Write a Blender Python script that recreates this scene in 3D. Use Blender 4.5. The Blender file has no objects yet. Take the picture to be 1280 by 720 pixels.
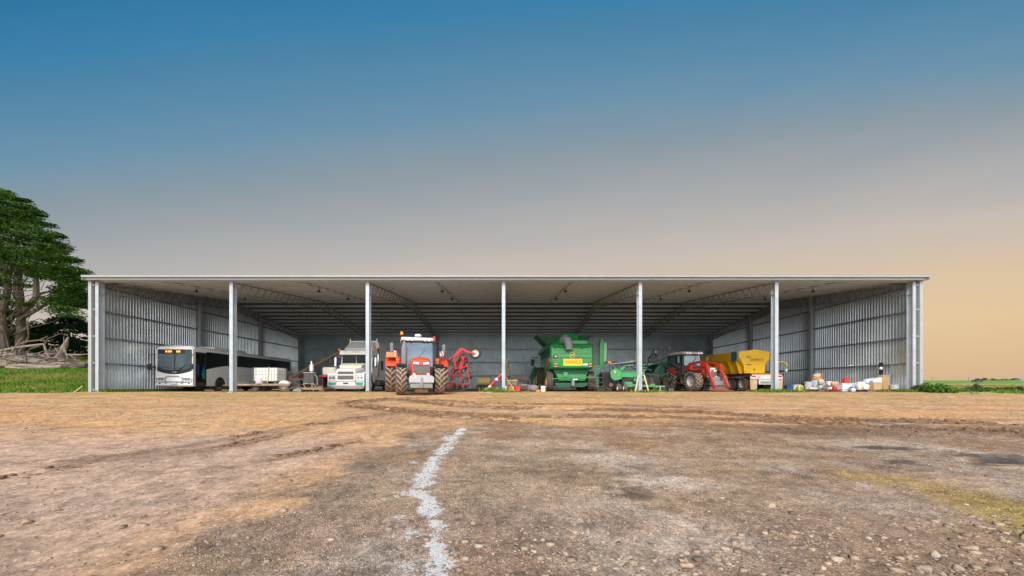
import bpy, math, random
import numpy as np
from mathutils import Vector, Matrix
R = math.radians
random.seed(7)
rng = np.random.default_rng(11)
scene = bpy.context.scene
COL = scene.collection
F = 480.3; HZ = 484.0; VX = 632.0; EYE = 0.28

def P(px, py, d):
    """a spot on the photograph at depth d, as a place in the world"""
    return Vector(((px - VX) * d / F, d, EYE + (HZ - py) * d / F))
def X(px, d): return (px - VX) * d / F
def Z(py, d): return EYE + (HZ - py) * d / F

# ------------------------------------------------------------------ noise
def _h(ix, iy, s):
    n = (ix.astype(np.int64) * 374761393 + iy.astype(np.int64) * 668265263 + s * 974711) & 0x7fffffff
    n = ((n ^ (n >> 13)) * 1274126177) & 0x7fffffff
    n = n ^ (n >> 16)
    return (n & 0xffff) / 65535.0
def vn(x, y, s=0):
    x = np.asarray(x, float); y = np.asarray(y, float)
    ix = np.floor(x); iy = np.floor(y); fx = x - ix; fy = y - iy
    fx = fx * fx * (3 - 2 * fx); fy = fy * fy * (3 - 2 * fy)
    a = _h(ix, iy, s); b = _h(ix + 1, iy, s); c = _h(ix, iy + 1, s); d = _h(ix + 1, iy + 1, s)
    return (a * (1 - fx) + b * fx) * (1 - fy) + (c * (1 - fx) + d * fx) * fy
def fbm(x, y, s=0, o=4):
    t = 0; a = .5; n = 0
    for k in range(o):
        t = t + a * vn(x, y, s + k * 17); n += a; a *= .5; x = x * 2.03 + 3.1; y = y * 2.03 + 1.7
    return t / n
def ss(a, b, x):
    t = np.clip((np.asarray(x, float) - a) / (b - a), 0, 1); return t * t * (3 - 2 * t)

# ------------------------------------------------------------------ terrain
PUDDLES = [  # cx, cy, rx, ry
    (7.2, 7.2, .36, .13), (8.25, 6.15, .95, .26), (13.6, 10.15, 2.6, .10)]
def base_z(x, y):
    x = np.asarray(x, float); y = np.asarray(y, float)
    yard = -1.25 + .0553 * np.clip(y, -12, 22.6)
    yard = np.where(y < -12, yard - .0, yard)
    # ground left of the shed: a grassy bank and a hill behind it
    L = ss(-24.7, -28.0, x)
    hillL = .0 + 1.75 * ss(21.0, 33.5, y) + .13 * np.clip(y - 33, 0, 62) - .02 * np.clip(y - 95, 0, 300)
    # right: a low field
    Rr = ss(24.5, 30.0, x)
    fieldR = .55 * ss(24, 60, y) + .0193 * np.clip(y - 45, 0, 330) - .004 * np.clip(y - 380, 0, 3000)
    beh = ss(46, 62, y)
    mid = .0193 * np.clip(y - 55, 0, 330) - .004 * np.clip(y - 380, 0, 3000)
    z = yard + L * np.where(y > 20, hillL, 0) + Rr * (1 - L) * fieldR + (1 - L) * (1 - Rr) * mid * beh
    return z
def px_of(x, y, z): 
    yy = np.maximum(y, .5)
    return VX + F * x / yy, HZ + F * (EYE - z) / yy
def polyline_dist(x, y, pts, w=None):
    """distance to a polyline and the position along it"""
    best = np.full(np.shape(x), 1e9); along = np.zeros(np.shape(x)); acc = 0
    for (x0, y0), (x1, y1) in zip(pts[:-1], pts[1:]):
        dx, dy = x1 - x0, y1 - y0; L = math.hypot(dx, dy)
        t = np.clip(((x - x0) * dx + (y - y0) * dy) / (L * L), 0, 1)
        d = np.hypot(x - x0 - t * dx, y - y0 - t * dy)
        m = d < best; best = np.where(m, d, best); along = np.where(m, acc + t * L, along); acc += L
    return best, along
def G(px, py):  # point of the yard
    d = 734.9 / (py - 457.4); return ((px - VX) * d / F, d)
RUTS = [  # polyline, width, depth
    ([G(1400, 541), G(1280, 541), G(1120, 533), G(960, 527), G(830, 520), G(700, 521), G(600, 519), G(500, 514), G(445, 508), G(436, 503), G(470, 499), G(520, 497)], .34, .07),
    ([G(1400, 528), G(1280, 530), G(1120, 527), G(980, 523), G(880, 515), G(760, 512), G(640, 510), G(560, 506), G(520, 502), G(505, 498)], .34, .07),
    ([G(640, 526), G(560, 521), G(490, 514), G(455, 506), G(470, 501), G(540, 499)], .3, .05),
    ([G(900, 512), G(800, 508), G(700, 505), G(600, 504), G(540, 500)], .3, .04),
    ([G(-120, 622), G(0, 598), G(110, 578), G(260, 563), G(400, 533), G(500, 516)], .20, .035),
    ([G(-120, 600), G(0, 582), G(150, 570), G(240, 556), G(330, 540), G(440, 524)], .17, .035),
    ([G(200, 590), G(290, 583), G(380, 566), G(470, 545)], .15, .035),
    ([G(1400, 548), G(1180, 545), G(1000, 540), G(900, 534), G(780, 530)], .5, .03)]
def ground_z(x, y, fine=True):
    x = np.asarray(x, float); y = np.asarray(y, float)
    z = base_z(x, y)
    yard = ss(24.0, 21.5, y) * ss(-60, -40, x) * ss(60, 40, x)
    z = z + .10 * (fbm(x * .25, y * .25, 3) - .5) * yard
    z = z + .05 * (fbm(x * .9, y * .9, 5) - .5) * ss(26, 18, y)
    if fine:
        z = z + .022 * (fbm(x * 4, y * 4, 9) - .5) * ss(24, 10, y) + .012 * (fbm(x * 13, y * 13, 21, 3) - .5) * ss(16, 7, y)
        for pts, w, dep in RUTS:
            d, a = polyline_dist(x, y, pts)
            d = d + .12 * (fbm(x * 1.3, y * 1.3, 31) - .5)
            chunk = .2 + 1.6 * fbm(x * 5, y * 7, 77, 2)
            z = z - .55 * dep * chunk * np.exp(-(d / w) ** 4 * 3) * (.35 + ss(.35, .6, vn(x * .45, y * .45, 83))) + .10 * dep * chunk * np.exp(-((d - w * 1.05) / (w * .4)) ** 2)
        off = ss(26, 30, y) + ss(-24, -26, x) * ss(21.5, 22.6, y) + ss(24.6, 27, x) * ss(20, 23, y)
        z = z + np.clip(off, 0, 1) * (.16 * (fbm(x * .7, y * .7, 41) - .5) + .05 * (fbm(x * 3, y * 3, 43) - .5)) * ((x < -25) | (x > 25) | (y > 47))
    for cx, cy, rx, ry in PUDDLES:
        q = np.sqrt(((x - cx) / rx) ** 2 + ((y - cy) / ry) ** 2) + .5 * (fbm(x * 2.2, y * 2.2, 51) - .5)
        lvl = float(base_z(cx, cy)) - .015
        k = ss(1.55, .85, q)
        z = z * (1 - k) + k * (lvl - .04 * ss(1.15, .5, q) + .07 * (fbm(x * 4, y * 9, 61) - .5))
    return z
def gz(x, y): return float(ground_z(np.array([x]), np.array([y]))[0])

# ------------------------------------------------------------------ object helpers
def link(o, parent=None):
    COL.objects.link(o)
    if parent is not None: o.parent = parent
    return o
def tag(o, label=None, cat=None, group=None, kind=None):
    if label: o['label'] = label
    if cat: o['category'] = cat
    if group: o['group'] = group
    if kind: o['kind'] = kind
    return o
def thing(name, label, cat, loc=(0, 0, 0), rotz=0, group=None, scale=None):
    o = bpy.data.objects.new(name, None); o.empty_display_size = .3
    link(o); o.location = loc; o.rotation_euler = (0, 0, rotz)
    if scale: o.scale = (scale,) * 3
    return tag(o, label, cat, group)
def copy_tree(o, parent=None):
    c = o.copy(); COL.objects.link(c); c.parent = parent
    for ch in list(o.children): copy_tree(ch, c)
    return c

class MB:
    def __init__(s): s.v = []; s.f = []; s.mi = []; s.m = 0
    def add(s, vs, fs):
        n = len(s.v); s.v += [tuple(v) for v in vs]
        for f in fs: s.f.append(tuple(i + n for i in f)); s.mi.append(s.m)
        return s
    def box(s, c, d, rot=None):
        x, y, z = d[0] / 2, d[1] / 2, d[2] / 2
        vs = [Vector((i, j, k)) for i in (-x, x) for j in (-y, y) for k in (-z, z)]
        if rot is not None: vs = [rot @ v for v in vs]
        c = Vector(c)
        return s.add([v + c for v in vs], [(0, 1, 3, 2), (4, 6, 7, 5), (0, 4, 5, 1), (2, 3, 7, 6), (0, 2, 6, 4), (1, 5, 7, 3)])
    def bx(s, x0, x1, y0, y1, z0, z1): return s.box(((x0 + x1) / 2, (y0 + y1) / 2, (z0 + z1) / 2), (abs(x1 - x0), abs(y1 - y0), abs(z1 - z0)))
    def beam(s, p, q, w, h, up=(0, 0, 1)):
        p = Vector(p); q = Vector(q); a = (q - p); L = a.length; a.normalize()
        up = Vector(up)
        if abs(a.dot(up)) > .99: up = Vector((0, 1, 0))
        r = a.cross(up).normalized(); u = r.cross(a).normalized()
        vs = []
        for b in (p, q):
            for i, j in ((-1, -1), (1, -1), (1, 1), (-1, 1)): vs.append(b + r * (i * w / 2) + u * (j * h / 2))
        return s.add(vs, [(3, 2, 1, 0), (4, 5, 6, 7), (0, 1, 5, 4), (1, 2, 6, 5), (2, 3, 7, 6), (3, 0, 4, 7)])
    def tube(s, pts, r, n=8, caps=True):
        pts = [Vector(p) for p in pts]; rr = r if isinstance(r, (list, tuple)) else [r] * len(pts)
        vs = []; fs = []
        t0 = (pts[1] - pts[0]).normalized(); up = Vector((0, 0, 1)) if abs(t0.z) < .95 else Vector((0, 1, 0))
        rt = t0.cross(up).normalized()
        for i, p in enumerate(pts):
            if i == 0: t = t0
            elif i == len(pts) - 1: t = (pts[-1] - pts[-2]).normalized()
            else: t = ((pts[i + 1] - p).normalized() + (p - pts[i - 1]).normalized()).normalized()
            rt = (rt - t * rt.dot(t)).normalized(); u = rt.cross(t)
            for k in range(n):
                a = 2 * math.pi * k / n; vs.append(p + (rt * math.cos(a) + u * math.sin(a)) * rr[i])
        for i in range(len(pts) - 1):
            for k in range(n):
                a = i * n + k; b = i * n + (k + 1) % n; fs.append((a, b, b + n, a + n))
        if caps: fs.append(tuple(range(n - 1, -1, -1))); fs.append(tuple(range((len(pts) - 1) * n, len(pts) * n)))
        return s.add(vs, fs)
    def lathe(s, prof, c, axis='x', n=24, closed=False):
        """prof: list of (along, radius)"""
        vs = []; fs = []; c = Vector(c); m = len(prof)
        for k in range(n):
            a = 2 * math.pi * k / n; ca, sa = math.cos(a), math.sin(a)
            for t, r in prof:
                if axis == 'x': vs.append(c + Vector((t, r * ca, r * sa)))
                elif axis == 'y': vs.append(c + Vector((r * sa, t, r * ca)))
                else: vs.append(c + Vector((r * ca, r * sa, t)))
        for k in range(n):
            k2 = (k + 1) % n
            for j in range(m - 1 + (1 if closed else 0)):
                j2 = (j + 1) % m
                fs.append((k * m + j, k * m + j2, k2 * m + j2, k2 * m + j))
        return s.add(vs, fs)
    def prism(s, poly, a0, a1, axis='x', s1=None):
        """poly in the plane across the axis; x: (y,z)  y: (x,z)  z: (x,y)"""
        n = len(poly); vs = []
        for t, q in ((a0, poly), (a1, s1 or poly)):
            for u, w in q:
                vs.append((t, u, w) if axis == 'x' else (u, t, w) if axis == 'y' else (u, w, t))
        fs = [tuple(range(n))[::-1], tuple(range(n, 2 * n))]
        for k in range(n): fs.append((k, (k + 1) % n, n + (k + 1) % n, n + k))
        return s.add(vs, fs)
    def ball(s, c, r, n=10, sq=(1, 1, 1)):
        prof = []
        m = n // 2
        for k in range(m + 1):
            a = math.pi * k / m; prof.append((-math.cos(a) * r * sq[2], max(math.sin(a) * r, .0005)))
        mb = MB(); mb.lathe(prof, (0, 0, 0), 'z', n)
        vs = [(c[0] + v[0] * sq[0], c[1] + v[1] * sq[1], c[2] + v[2]) for v in mb.v]
        return s.add(vs, mb.f)
    def build(s, name, mats, parent=None, bevel=0, smooth=True, loc=None):
        me = bpy.data.meshes.new(name); me.from_pydata(s.v, [], s.f)
        if not isinstance(mats, (list, tuple)): mats = [mats]
        for m in mats: me.materials.append(m)
        if len(mats) > 1: me.polygons.foreach_set('material_index', s.mi)
        me.update()
        import bmesh
        b = bmesh.new(); b.from_mesh(me); bmesh.ops.recalc_face_normals(b, faces=b.faces); b.to_mesh(me); b.free()
        if smooth:
            me.shade_smooth(); me.set_sharp_from_angle(angle=R(38))
        o = bpy.data.objects.new(name, me); link(o, parent)
        if loc is not None: o.location = loc
        if bevel:
            md = o.modifiers.new('bevel', 'BEVEL'); md.width = bevel; md.segments = 2; md.limit_method = 'ANGLE'; md.angle_limit = R(40)
        return o
def np_mesh(name, V, Fq, mats, parent=None, smooth=False):
    """V (n,3), Fq (m,k) all faces the same size"""
    me = bpy.data.meshes.new(name); V = np.asarray(V, np.float32); Fq = np.asarray(Fq, np.int32)
    m, k = Fq.shape
    me.vertices.add(len(V)); me.vertices.foreach_set('co', V.ravel())
    me.loops.add(m * k); me.loops.foreach_set('vertex_index', Fq.ravel())
    me.polygons.add(m); me.polygons.foreach_set('loop_start', np.arange(0, m * k, k, dtype=np.int32))
    me.polygons.foreach_set('loop_total', np.full(m, k, np.int32))
    me.update(calc_edges=True)
    if not isinstance(mats, (list, tuple)): mats = [mats]
    for q in mats: me.materials.append(q)
    if smooth: me.shade_smooth()
    o = bpy.data.objects.new(name, me); link(o, parent); return o

# ------------------------------------------------------------------ materials
class NT:
    def __init__(s, mat):
        mat.use_nodes = True; s.t = mat.node_tree; s.t.nodes.clear(); s.n = s.t.nodes; s.l = s.t.links
    def add(s, typ, **kw):
        nd = s.n.new(typ)
        for k, v in kw.items():
            if k.startswith('_'): setattr(nd, k[1:], v)
            else: nd.inputs[k.replace('__', ' ')].default_value = v
        return nd
    def L(s, a, b): s.l.new(a, b)
    def math(s, op, a, b=None, clamp=False):
        nd = s.n.new('ShaderNodeMath'); nd.operation = op; nd.use_clamp = clamp
        for i, v in enumerate((a, b)):
            if v is None: continue
            if isinstance(v, (int, float)): nd.inputs[i].default_value = v
            else: s.L(v, nd.inputs[i])
        return nd.outputs[0]
    def mix(s, fac, a, b, mode='MIX'):
        nd = s.n.new('ShaderNodeMix'); nd.data_type = 'RGBA'; nd.blend_type = mode; nd.clamp_factor = True
        for i, v in ((0, fac), (6, a), (7, b)):
            if isinstance(v, (int, float)): nd.inputs[i].default_value = v
            elif isinstance(v, tuple): nd.inputs[i].default_value = (*v[:3], 1)
            else: s.L(v, nd.inputs[i])
        return nd.outputs[2]
    def ramp(s, fac, stops, interp='LINEAR'):
        nd = s.n.new('ShaderNodeValToRGB'); cr = nd.color_ramp; cr.interpolation = interp
        while len(cr.elements) > 1: cr.elements.remove(cr.elements[-1])
        for i, (p, c) in enumerate(stops):
            e = cr.elements[0] if i == 0 else cr.elements.new(p)
            e.position = p; e.color = (*c, 1) if isinstance(c, tuple) else (c, c, c, 1)
        if fac is not None: s.L(fac, nd.inputs[0])
        return nd.outputs[0]
    def noise(s, vec, scale, detail=4, rough=.55, dist=0):
        nd = s.n.new('ShaderNodeTexNoise'); nd.inputs['Scale'].default_value = scale; nd.inputs['Detail'].default_value = detail
        nd.inputs['Roughness'].default_value = rough; nd.inputs['Distortion'].default_value = dist
        if vec is not None: s.L(vec, nd.inputs['Vector'])
        return nd.outputs[0]
_mats = {}
def M(name, col=None, rough=.5, metal=0, var=.12, dirt=0, bump=.0, dirtcol=(.22, .15, .09), scale=3, emit=None, coat=0, spec=.5, alpha=None, dscale=1.3):
    if name in _mats: return _mats[name]
    mat = bpy.data.materials.new(name); t = NT(mat)
    out = t.add('ShaderNodeOutputMaterial'); b = t.add('ShaderNodeBsdfPrincipled', Roughness=rough, Metallic=metal)
    b.inputs['Specular IOR Level'].default_value = spec
    if coat: b.inputs['Coat Weight'].default_value = coat; b.inputs['Coat Roughness'].default_value = .08
    t.L(b.outputs[0], out.inputs[0])
    tc = t.add('ShaderNodeTexCoord'); geo = t.add('ShaderNodeNewGeometry')
    n1 = t.noise(tc.outputs['Object'], scale, 5, .65)
    lo = tuple(c * (1 - var) for c in col); hi = tuple(min(1, c * (1 + var)) for c in col)
    c = t.ramp(n1, [(.3, lo), (.7, hi)])
    if dirt:
        n2 = t.noise(tc.outputs['Object'], dscale, 8, .72)
        # mud splashed up from the ground: more of it low down (world height)
        sep = t.add('ShaderNodeSeparateXYZ'); t.L(geo.outputs['Position'], sep.inputs[0])
        low = t.math('MULTIPLY', t.math('SUBTRACT', 1.3, sep.outputs[2]), .22, True)
        f = t.math('ADD', n2, low)
        f = t.math('MULTIPLY', t.math('SUBTRACT', f, .62 - .25 * dirt), 3.0 * dirt + .8, True)
        c = t.mix(t.math('MULTIPLY', f, min(1, .45 + .5 * dirt)), c, dirtcol)
        r = t.math('ADD', t.math('MULTIPLY', f, .35), rough, True); t.L(r, b.inputs['Roughness'])
    t.L(c, b.inputs['Base Color'])
    if bump:
        bp = t.add('ShaderNodeBump', Strength=bump, Distance=.02); t.L(t.noise(tc.outputs['Object'], scale * 8, 4), bp.inputs['Height'])
        t.L(bp.outputs[0], b.inputs['Normal'])
    if emit: b.inputs['Emission Color'].default_value = (*emit[:3], 1); b.inputs['Emission Strength'].default_value = emit[3]
    _mats[name] = mat; return mat
# ================================================================== camera, sky, sun
cam_d = bpy.data.cameras.new('camera'); cam = bpy.data.objects.new('camera', cam_d); COL.objects.link(cam)
scene.camera = cam; cam.location = (0, 0, EYE); cam.rotation_euler = (R(90), 0, 0)
cam_d.sensor_width = 36; cam_d.lens = 36 * F / 1280; cam_d.shift_x = 8 / 1280; cam_d.shift_y = (HZ - 360) / 1280
cam_d.clip_start = .05; cam_d.clip_end = 9000
scene.render.resolution_x = 1024; scene.render.resolution_y = 576
scene.view_settings.view_transform = 'Standard'; scene.view_settings.look = 'None'
scene.view_settings.exposure = 0.8; scene.view_settings.gamma = 1
try:
    scene.cycles.max_bounces = 8; scene.cycles.diffuse_bounces = 5; scene.cycles.use_denoising = True
except Exception: pass

SUN_EL, SUN_ROT = 38, 200
world = bpy.data.worlds.new('World'); scene.world = world; world.use_nodes = True
wt = world.node_tree; wt.nodes.clear()
class WN(NT):
    def __init__(s, tree): s.t = tree; s.n = tree.nodes; s.l = tree.links
w = WN(wt)
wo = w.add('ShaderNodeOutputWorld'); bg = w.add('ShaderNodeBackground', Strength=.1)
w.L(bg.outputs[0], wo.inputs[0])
sky = w.add('ShaderNodeTexSky'); sky.sky_type = 'NISHITA'; sky.sun_disc = False
sky.sun_elevation = R(SUN_EL); sky.sun_rotation = R(SUN_ROT); sky.air_density = 1.2; sky.dust_density = 2
tc = w.add('ShaderNodeTexCoord')
nrm = w.add('ShaderNodeVectorMath'); nrm.operation = 'NORMALIZE'; w.L(tc.outputs['Generated'], nrm.inputs[0])
sep = w.add('ShaderNodeSeparateXYZ'); w.L(nrm.outputs[0], sep.inputs[0])
dx, dy, dz = sep.outputs
# the evening haze lies in level banks to the south: a function of height over the horizon, tilted a little
den = w.math('MAXIMUM', dy, .22)
e_ = w.math('DIVIDE', w.math('SUBTRACT', dz, w.math('MULTIPLY', dx, .1)), den)
cl = w.add('ShaderNodeMapping'); cl.inputs['Scale'].default_value = (1, 1, 5.5); w.L(nrm.outputs[0], cl.inputs[0])
wisp = w.noise(cl.outputs[0], 2.2, 6, .6)
e_ = w.math('ADD', e_, w.math('MULTIPLY', w.math('SUBTRACT', wisp, .5), w.math('ADD', .06, w.math('MULTIPLY', w.math('MAXIMUM', dx, 0), .09))))
f_ = w.math('DIVIDE', w.math('ADD', e_, .2), 1.7, True)
EXPO = 2 ** .8
def lin(r, g, b): return tuple((1 / EXPO) * ((c / 255) / 12.92 if c / 255 <= .04045 else ((c / 255 + .055) / 1.055) ** 2.4) for c in (r, g, b))
front = w.ramp(f_, [((e + .2) / 1.7, lin(*c)) for e, c in [(-.2, (205, 178, 150)), (-.07, (221, 186, 145)), (.05, (229, 197, 153)), (.16, (221, 195, 162)), (.243, (208, 191, 173)), (.31, (201, 189, 178)), (.37, (186, 180, 174)), (.44, (174, 173, 172)), (.49, (162, 166, 168)), (.596, (139, 154, 163)), (.715, (110, 147, 171)), (.82, (91, 139, 170)), (.923, (74, 131, 167)), (.985, (60, 128, 170)), (1.14, (43, 117, 162)), (1.45, (34, 102, 150))]])
# behind the photographer: unseen pale cloud on blue sky, brightened to light the shed
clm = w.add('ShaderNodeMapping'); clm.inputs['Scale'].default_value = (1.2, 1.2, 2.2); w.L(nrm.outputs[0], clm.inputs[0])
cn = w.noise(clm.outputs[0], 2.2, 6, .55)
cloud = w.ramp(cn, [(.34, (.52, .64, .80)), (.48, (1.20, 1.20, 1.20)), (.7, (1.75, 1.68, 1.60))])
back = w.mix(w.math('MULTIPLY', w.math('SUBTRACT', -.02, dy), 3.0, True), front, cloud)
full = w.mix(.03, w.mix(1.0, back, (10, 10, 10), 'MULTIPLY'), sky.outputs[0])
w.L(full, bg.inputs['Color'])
BACKGROUND_STRENGTH = .1
sd = bpy.data.lights.new('sun', 'SUN'); sun = bpy.data.objects.new('sun', sd); COL.objects.link(sun)
sd.energy = 1.5; sd.angle = R(14); sd.color = (1, .955, .89)
# direction towards the sun: behind the camera and a little to the left
az = R(SUN_ROT); el = R(SUN_EL)
dirv = Vector((math.sin(az) * math.cos(el), math.cos(az) * math.cos(el), math.sin(el)))
sun.rotation_euler = dirv.to_track_quat('Z', 'Y').to_euler(); sun.location = dirv * 60

# ================================================================== ground
def axis(segs):
    out = []
    for a, b, h0, h1 in segs:
        t = a
        while t < b:
            out.append(t); fr = (t - a) / (b - a); t += h0 + (h1 - h0) * fr
    out.append(segs[-1][1]); return np.array(out)
xp = axis([(0, 5.5, .034, .036), (5.5, 12, .036, .075), (12, 30, .075, .22), (30, 75, .22, 1.6), (75, 400, 2, 30), (400, 4000, 60, 800)])
xs = np.concatenate([-xp[:0:-1], xp])
ys = np.concatenate([-axis([(0, 10, .4, 1), (10, 120, 3, 30)])[:0:-1], axis([(0, 2, .3, .05), (2, 8, .024, .045), (8, 24.5, .045, .11), (24.5, 48, .3, .5), (48, 110, .6, 3), (110, 500, 5, 20), (500, 6000, 60, 900)])])
gx, gy = np.meshgrid(xs, ys); gzz = ground_z(gx.ravel(), gy.ravel())
nx, ny = len(xs), len(ys); print('ground', nx, ny, nx * ny)
V = np.stack([gx.ravel(), gy.ravel(), gzz], 1)
ii = (np.arange(ny - 1)[:, None] * nx + np.arange(nx - 1)[None]).ravel()
Fq = np.stack([ii, ii + 1, ii + nx + 1, ii + nx], 1)

def zones(x, y):
    """what the ground is made of at each place: base colour and three masks"""
    z = base_z(x, y); px, py = px_of(x, y, -1.25 + .0553 * np.clip(y, -12, 22.6))
    n1 = fbm(x * .5, y * .5, 101); n2 = fbm(x * 1.7, y * 1.7, 103); n3 = fbm(x * 6, y * 6, 107, 3)
    def c(*a): return np.array(a)[None, :]
    def mixc(A, B, f): return A * (1 - f[:, None]) + B * f[:, None]
    orange = c(.55, .305, .135); pink = c(.45, .325, .26); brown = c(.35, .215, .135); gravel = c(.68, .55, .465); dark = c(.17, .125, .095)
    olive = c(.36, .25, .08); pale = c(.50, .325, .185)
    C = np.repeat(orange, len(x), 0)
    C = mixc(C, pale, ss(.45, .7, n1) * .6)
    # long streaks across the yard, as vehicles drag mud along it
    st = fbm(x * .22 + y * .05, y * 1.6 + x * .12, 111)
    C = mixc(C, brown, ss(.5, .66, st) * .55)
    # pinkish beige silt on the left
    pk = ss(10.5, 6.5, y + .8 * (n1 - .5) * 4) * ss(-1.5, -4, x)
    C = mixc(C, pink, pk * .75)
    # grey road gravel: right of a diagonal edge that starts bottom left
    bx_, by_ = np.array([-12, -3.2, -1.9, -1.75, -2.2, -1.9]), np.array([-8., 2.85, 4.55, 6., 7.2, 9.2])
    edge = np.interp(y, by_, [-9, -2.55, -2.0, -2.35, -2.55, -2.3])
    edge = np.interp(y, [-8, 2.85, 3.7, 4.6, 5.8, 7.4, 9.4, 10.6], [-9, -2.5, -1.95 - .45, -2.35 + .1, -2.35, -2.3, -2.2, -1.2])
    gm = ss(-.35, .35, x - edge + 1.2 * (n2 - .5)) * ss(10.6, 9.0, y + 1.6 * (n1 - .5) * 2 + .5 * (n2 - .5))
    big = c(.73, .60, .51)
    gcol = mixc(np.repeat(gravel, len(x), 0), big, ss(.45, .62, n1))
    gcol = mixc(gcol, brown * 1.15, ss(.50, .68, fbm(x * .8 + 5, y * .8, 131)) * .75)
    gcol = mixc(gcol, dark * 1.25, ss(.56, .68, fbm(x * .9, y * 2.2, 133)) * .6)
    tn = c(.50, .335, .20)
    gcol = mixc(gcol, tn, np.maximum(ss(8.0, 10.5, y) * .75, ss(.40, .62, fbm(x * .45 + 7, y * .6, 137)) * .65))
    soft = gm * (.55 + .45 * ss(8.5, 5.5, y))
    C = mixc(C, gcol, soft)
    # dark rim of the gravel by its diagonal edge
    rim = np.exp(-((x - edge - .25) / .35) ** 2) * ss(7.2, 6, y) * ss(.3, .6, n2)
    C = mixc(C, dark * 1.4, rim * .5)
    # reddish soil patches in the foreground
    C = mixc(C, c(.42, .285, .21), gm * ss(4.6, 3.6, y) * ss(.42, .6, fbm(x * 1.1 + 9, y * 1.1, 141)) * .7)
    # yellow patch on the right
    d, a = polyline_dist(x, y, [G(1085, 597), G(1150, 605), G(1220, 625), G(1300, 645), G(1380, 660)])
    yp = ss(.62, .05, d + .7 * (n2 - .5) + .5 * (n3 - .5) - .16 * a)
    C = mixc(C, c(.56, .37, .13), yp * .85); C = mixc(C, c(.54, .42, .12), yp * ss(.6, 1.6, a) * .7)
    # olive tint of thin weeds just in front of the shed
    ol = ss(15.5, 18.5, y + 4 * (n1 - .5)) * ss(24.5, 23, y)
    C = mixc(C, olive, ol * ss(.38, .62, fbm(x * .35, y * 1.0, 151)) * .65)
    # dark mud in the ruts, with shadows of the tread lumps painted in
    for pts, wd, dep in RUTS:
        d, a = polyline_dist(x, y, pts)
        k = np.exp(-((d + .35 * (n2 - .5)) / (wd * 1.45)) ** 2) * ss(.34, .52, vn(x * .5, y * .8, 161) * .45 + n3 * .55)
        C = mixc(C, c(.15, .08, .045), k * min(1, dep * 16))
    d, a = polyline_dist(x, y, [G(1400, 537), G(1180, 538), G(1000, 536), G(880, 531)])
    C = mixc(C, c(.24, .14, .09), ss(1.1, .2, d + 1.4 * (n2 - .5)) * .75)
    for cx, cy, rx, ry, s in [(*G(800, 613), .42, .2, 1), (*G(785, 621), .3, .12, 1), (*G(1030, 562), .6, .35, .8), (*G(900, 550), .9, .4, .8), (*G(480, 520), 1.6, .8, .6), (*G(560, 545), 1, .4, .5), (*G(1000, 590), .5, .2, .6), (*G(700, 590), .9, .5, .6), (*G(330, 620), .5, .25, .6), (*G(640, 640), .5, .4, .5), (*G(440, 690), .5, .3, .6)]:
        q = np.sqrt(((x - cx) / rx) ** 2 + ((y - cy) / ry) ** 2) + 2.2 * (n3 - .5) + .8 * (n2 - .5)
        C = mixc(C, dark, ss(1.15, .35, q) * .7 * s)
    wet = np.zeros(len(x))
    for cx, cy, rx, ry in PUDDLES:
        q = np.sqrt(((x - cx) / rx) ** 2 + ((y - cy) / ry) ** 2) + 3.2 * (fbm(x * 1.6, y * 5, 221) - .5) + 1.2 * (n3 - .5)
        k = ss(1.9, .5, q); wet = np.maximum(wet, k * .85); C = mixc(C, c(.62, .56, .50), np.exp(-((q - 1.8) / .28) ** 2) * .5); C = mixc(C, c(.12, .105, .095), k * .75)
    # lime spill
    path = [G(578, 536), G(566, 548), G(553, 564), G(541, 578), G(531, 600), G(525, 617), G(536, 640), G(543, 662), G(547, 690), G(540, 725), G(536, 760)]
    d, a = polyline_dist(x, y, path)
    wd = .48 * np.interp(a, [0, 1.5, 3, 4.5, 5.6, 6.2, 7], [.10, .16, .15, .13, .10, .11, .12])
    gaps = .62 + .5 * vn(a * 2.1, a * 0, 171)
    lime = ss(wd * 3.4, wd * .0, d + .30 * (n3 - .5) + .16 * (fbm(x * 2.5, y * 7, 173) - .5)) * gaps
    for (cx, cy), rr in [(G(505, 620), .13), (G(510, 668), .11), (G(508, 708), .09), (G(518, 578), .10), (G(548, 577), .12), (G(500, 650), .07), (G(541, 634), .13), (G(522, 600), .1)]:
        lime = np.maximum(lime, .52 * ss(1.6, .1, np.hypot((x - cx), (y - cy) * .8) / rr + 1.5 * (n3 - .5)))
    # grass, field and shed floor
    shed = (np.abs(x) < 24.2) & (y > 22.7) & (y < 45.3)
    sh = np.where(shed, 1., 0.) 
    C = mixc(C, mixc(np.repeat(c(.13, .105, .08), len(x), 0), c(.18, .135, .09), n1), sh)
    gl = ss(-24.6, -25.4, x + 1.2 * (n2 - .5)) * ss(21.0, 21.9, y + 1.3 * (n2 - .5) + .6 * (n1 - .5))
    gl = np.maximum(gl, ss(46, 48, y))
    gr = ss(24.9, 25.8, x + .8 * (n2 - .5)) * ss(19.2, 22.5, y + 2.2 * (n1 - .5))
    gm_ = np.maximum(gl, gr)
    gcol = mixc(np.repeat(c(.075, .17, .018), len(x), 0), c(.30, .25, .085), ss(.5, .66, fbm(x * .5, y * .9, 181)) * ss(31, 27, y) * .85)
    gcol = mixc(gcol, c(.26, .27, .085), ss(34, 44, y) * (x < 0) * .9)
    rightc = mixc(np.repeat(c(.34, .33, .10), len(x), 0), c(.13, .25, .035), ss(52, 64, y + 14 * (n1 - .5)))
    rightc = mixc(rightc, c(.34, .30, .13), ss(.45, .65, fbm(x * .12, y * .3, 191)) * ss(60, 45, y) * .7)
    gcol = np.where((x > 0)[:, None], rightc, gcol)
    C = mixc(C, gcol, gm_)
    bare = (1 - gm_)
    return C, gm * bare, lime * bare, wet, gm_ , ss(.35, .65, n2)
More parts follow.
